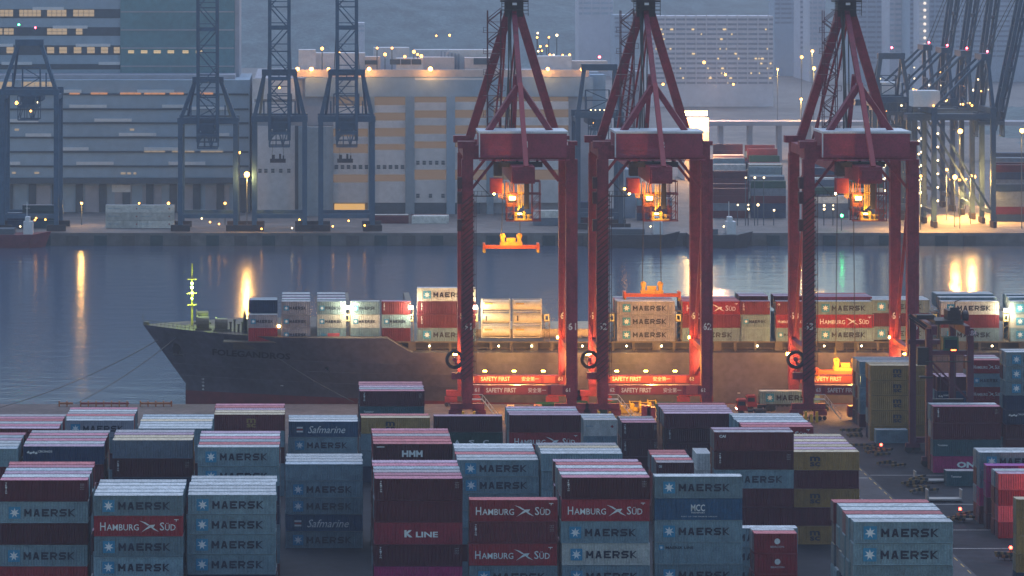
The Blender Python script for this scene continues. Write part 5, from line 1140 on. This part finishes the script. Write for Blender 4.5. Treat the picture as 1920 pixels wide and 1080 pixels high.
# ---------------------------------------------------------------- rubber-tyred yard gantry
g = thing('yard_gantry', 'dark purple rubber-tyred gantry straddling stacks beside the ochre wall', 'crane', (118, 585, 0)); SP = 16.0
for sx in (-1, 1):
    for y in (0, SP):
        lg = MB(); lg.beam((sx*3.75, y, 1.6), (sx*3.75, y, 25.2), 1.15, 1.1); lo = lg.build('leg', PURP, g)
        b = MB(); b.box(sx*3.75-1.3, sx*3.75+1.3, y-.45, y+.45, 1.0, 1.8); bo = b.build('bogie', PURP, g)
        for k in (-.75, .75): MB().cyl((sx*3.75+k, y-.4, .7), (sx*3.75+k, y+.4, .7), .7, 16).build('tyre', RUBBER, bo)
for y in (0, SP):
    MB().box(-3.1, 3.1, y-.5, y+.5, 1.9, 2.9).build('sill_beam', PURP, g)
    MB().beam((-3.2, y, 19.0), (3.2, y, 12.5), .35).build('brace', PURP, g)
    m = MB(); m.box(-4.6, 3.1, y-.6, y+.6, 20.4, 21.2); m.build('end_beam', PURP, g)
for sx in (-1, 1):
    m = MB(); m.box(sx*3.0-.45, sx*3.0+.45, -1.5, SP+1.5, 24.2, 25.8); m.build('cross_girder', PURP, g)
m = MB(); m.box(-2.6, 2.6, 0, 6, 25.9, 26.6); m.box(-.2, 2.2, .5, 4, 26.6, 28.4); m.box(.2, 1.8, .3, .5, 28.4, 29); m.cyl((2.6, 1.2, 27.4), (3.6, 1.2, 27.4), .95, 14); m.beam((1.2, 1, 28.4), (1.2, 1, 30.0), .14); m.beam((1.2, 1, 30.0), (2.4, 1, 30.4), .14); m.box(-5.6, -2.4, 2, 4, 26.6, 27.4); m.build('trolley', CDARK, g)
m = MB(); m.beam((-7.2, 1, 27.6), (-4.0, 1, 25.4), .8, .5); m.beam((-7.2, 1, 27.0), (-4.0, 1, 24.8), .3); m.build('cable_arm', CDARK, g)
cb = MB().box(-1.2, 1.6, -.4, 2.0, 20.9, 23.6).build('operator_cab', GREEN, g); MB().box(-.9, 1.3, -.46, -.4, 21.6, 23.2).build('window', GLASS, cb); MB().box(.2, 1.1, -.52, -.46, 21.1, 21.4).build('cab_lamp', emit('red_cab_lamp', (1, .12, .03), 9), cb)
m = MB(); m.box(-4.6, 3.6, -1.4, -.6, 19.2, 19.35)
for k in range(9): m.beam((-4.6+k, -1.4, 19.3), (-4.6+k, -1.4, 20.3), .07)
m.beam((-4.6, -1.4, 20.3), (3.6, -1.4, 20.3), .07); m.box(-6.0, -4.0, -1, .6, 18.6, 21.8); m.box(-5.6, -3.2, -1, .6, 16.2, 16.5); m.build('walkway', CDARK, g)
m = MB(); put(m, 'RB4', 3.3, 24.0, 1.5, .9, -.6, 0, .02); m.build('number', mat('faded_white', (.45, .4, .5), .6), g)
for x in (-1.2, 1.4): MB().cyl((x, 2.5, 25.9), (x, 2.5, 12), .05, 5).build('hoist_rope', STEEL, g)
m = MB(); m.box(-3.0, 3.0, 2.0, 3.0, 11.2, 12); m.build('spreader', CDARK, g)
# ---------------------------------------------------------------- barriers and low racks at the road
STR = mat('barrier_ochre', (0.20, 0.115, 0.035), .7, .4, 3.0); STK = mat('barrier_black', (0.03, 0.03, 0.032), .8, .3)
RB2 = random.Random(21)
for i, (p_, y_, n_, lab) in enumerate(((1595, 812, 3, 'striped barrier pile farthest up the road'), (1618, 822, 2, 'small striped barrier pile by the ochre container wall'), (1627, 842, 3, 'striped barrier pile opposite the ochre roof'), (1652, 855, 5, 'striped barrier pile with red lamp near the gantry wheels'), (1672, 876, 3, 'low striped barrier pile on the road edge'), (1716, 912, 6, 'long striped barrier pile before the dark racks'), (1730, 925, 4, 'striped barrier pile ending the long row'), (1800, 978, 5, 'striped barrier pile with red lamp by rosy containers'), (1895, 1052, 6, 'striped barrier pile with red lamp at frame corner'))):
    s = (y_-YH)/H; Zb = F/s; t = thing('barrier_pile', lab, 'barrier', ((p_-X0)/s, Zb, 0.01), 0, 'striped barriers along the road')
    for k in range(n_):
        a = RB2.uniform(-.7, .5); x = RB2.uniform(-1.6, 1.6); y = RB2.uniform(-1.2, 1.2); d = Vector((cos(a), sin(a), RB2.uniform(-.1, .25))); c = Vector((x, y, .45+.28*k*.7)); b = MB()
        for j in range(6): b.beam(c+d*(-1.5+j*.5), c+d*(-1.0+j*.5), .32, .42, j % 2)
        for e in (-1.1, 1.1): b.beam(c+d*e, (c+d*e)+Vector((.1, -.3, -.45)), .12, .12, 1)
        b.build('barrier', [STR, STK], t)
    if 'red lamp' in lab: MB().cyl((0, 0, 0), (0, 0, 1.9), .07, 6).build('lamp_post', STK, t); MB().sphere((0, -.1, 2.1), .26, 10, 6).build('lamp', emit('red_barrier_lamp', (1, .05, .03), 14), t); 
for i, (p_, y_, lab) in enumerate(((1746, 905, 'low steel rack before the dark teal box'), (1770, 940, 'low steel rack beside the parking lines'))):
    s = (y_-YH)/H; Zb = F/s; t = thing('flat_rack', lab, 'rack', ((p_-X0)/s, Zb, 0.01), 0, 'low racks by the road'); m = MB().box(-3.0, 3.0, -1.1, 1.1, .3, .55); m.build('deck', GREYM, t)
    for sx in (-2.9, 2.9): MB().box(sx-.1, sx+.1, -1.1, 1.1, .55, 2.1).build('end_wall', GREYM, t)
    for sx in (-2.4, 0, 2.4): MB().box(sx-.12, sx+.12, -1, 1, 0, .3).build('foot', CDARK, t)
# red yard light on the rosy containers
t = thing('lamp_mast', 'yard lamp throwing red light on ribbed containers at frame edge', 'lamp', (123, 508, 0)); MB().cyl((0, 0, 0), (0, 0, 9), .12, 8).build('mast', GREYM, t)
MB().sphere((0, 0, 9.1), .3, 10, 6).build('lamp_head', emit('red_work_lamp', (1, .12, .08), 60), t); point('lamp_light', (-.8, -1, 8.6), 2300, (1, .32, .23), .3, t)
STUFFED()
# ---------------------------------------------------------------- haze
hz = MB().box(-1500, 2600, -60, 3900, -11, 330).build('haze'  , bpy.data.materials.new('harbour_haze')); tag(hz, kind='stuff')
m = hz.data.materials[0]; m.use_nodes = True; nt = m.node_tree; nt.nodes.remove(nt.nodes['Principled BSDF'])
pv = nt.nodes.new('ShaderNodeVolumePrincipled'); pv.inputs['Color'].default_value = (0.76, 0.82, 1.0, 1); pv.inputs['Density'].default_value = HAZE_DENSITY; pv.inputs['Anisotropy'].default_value = 0.1
nt.links.new(pv.outputs[0], nt.nodes['Material Output'].inputs['Volume'])
print('CONTAINERS', NCONT[0], 'OBJECTS', len(bpy.data.objects))
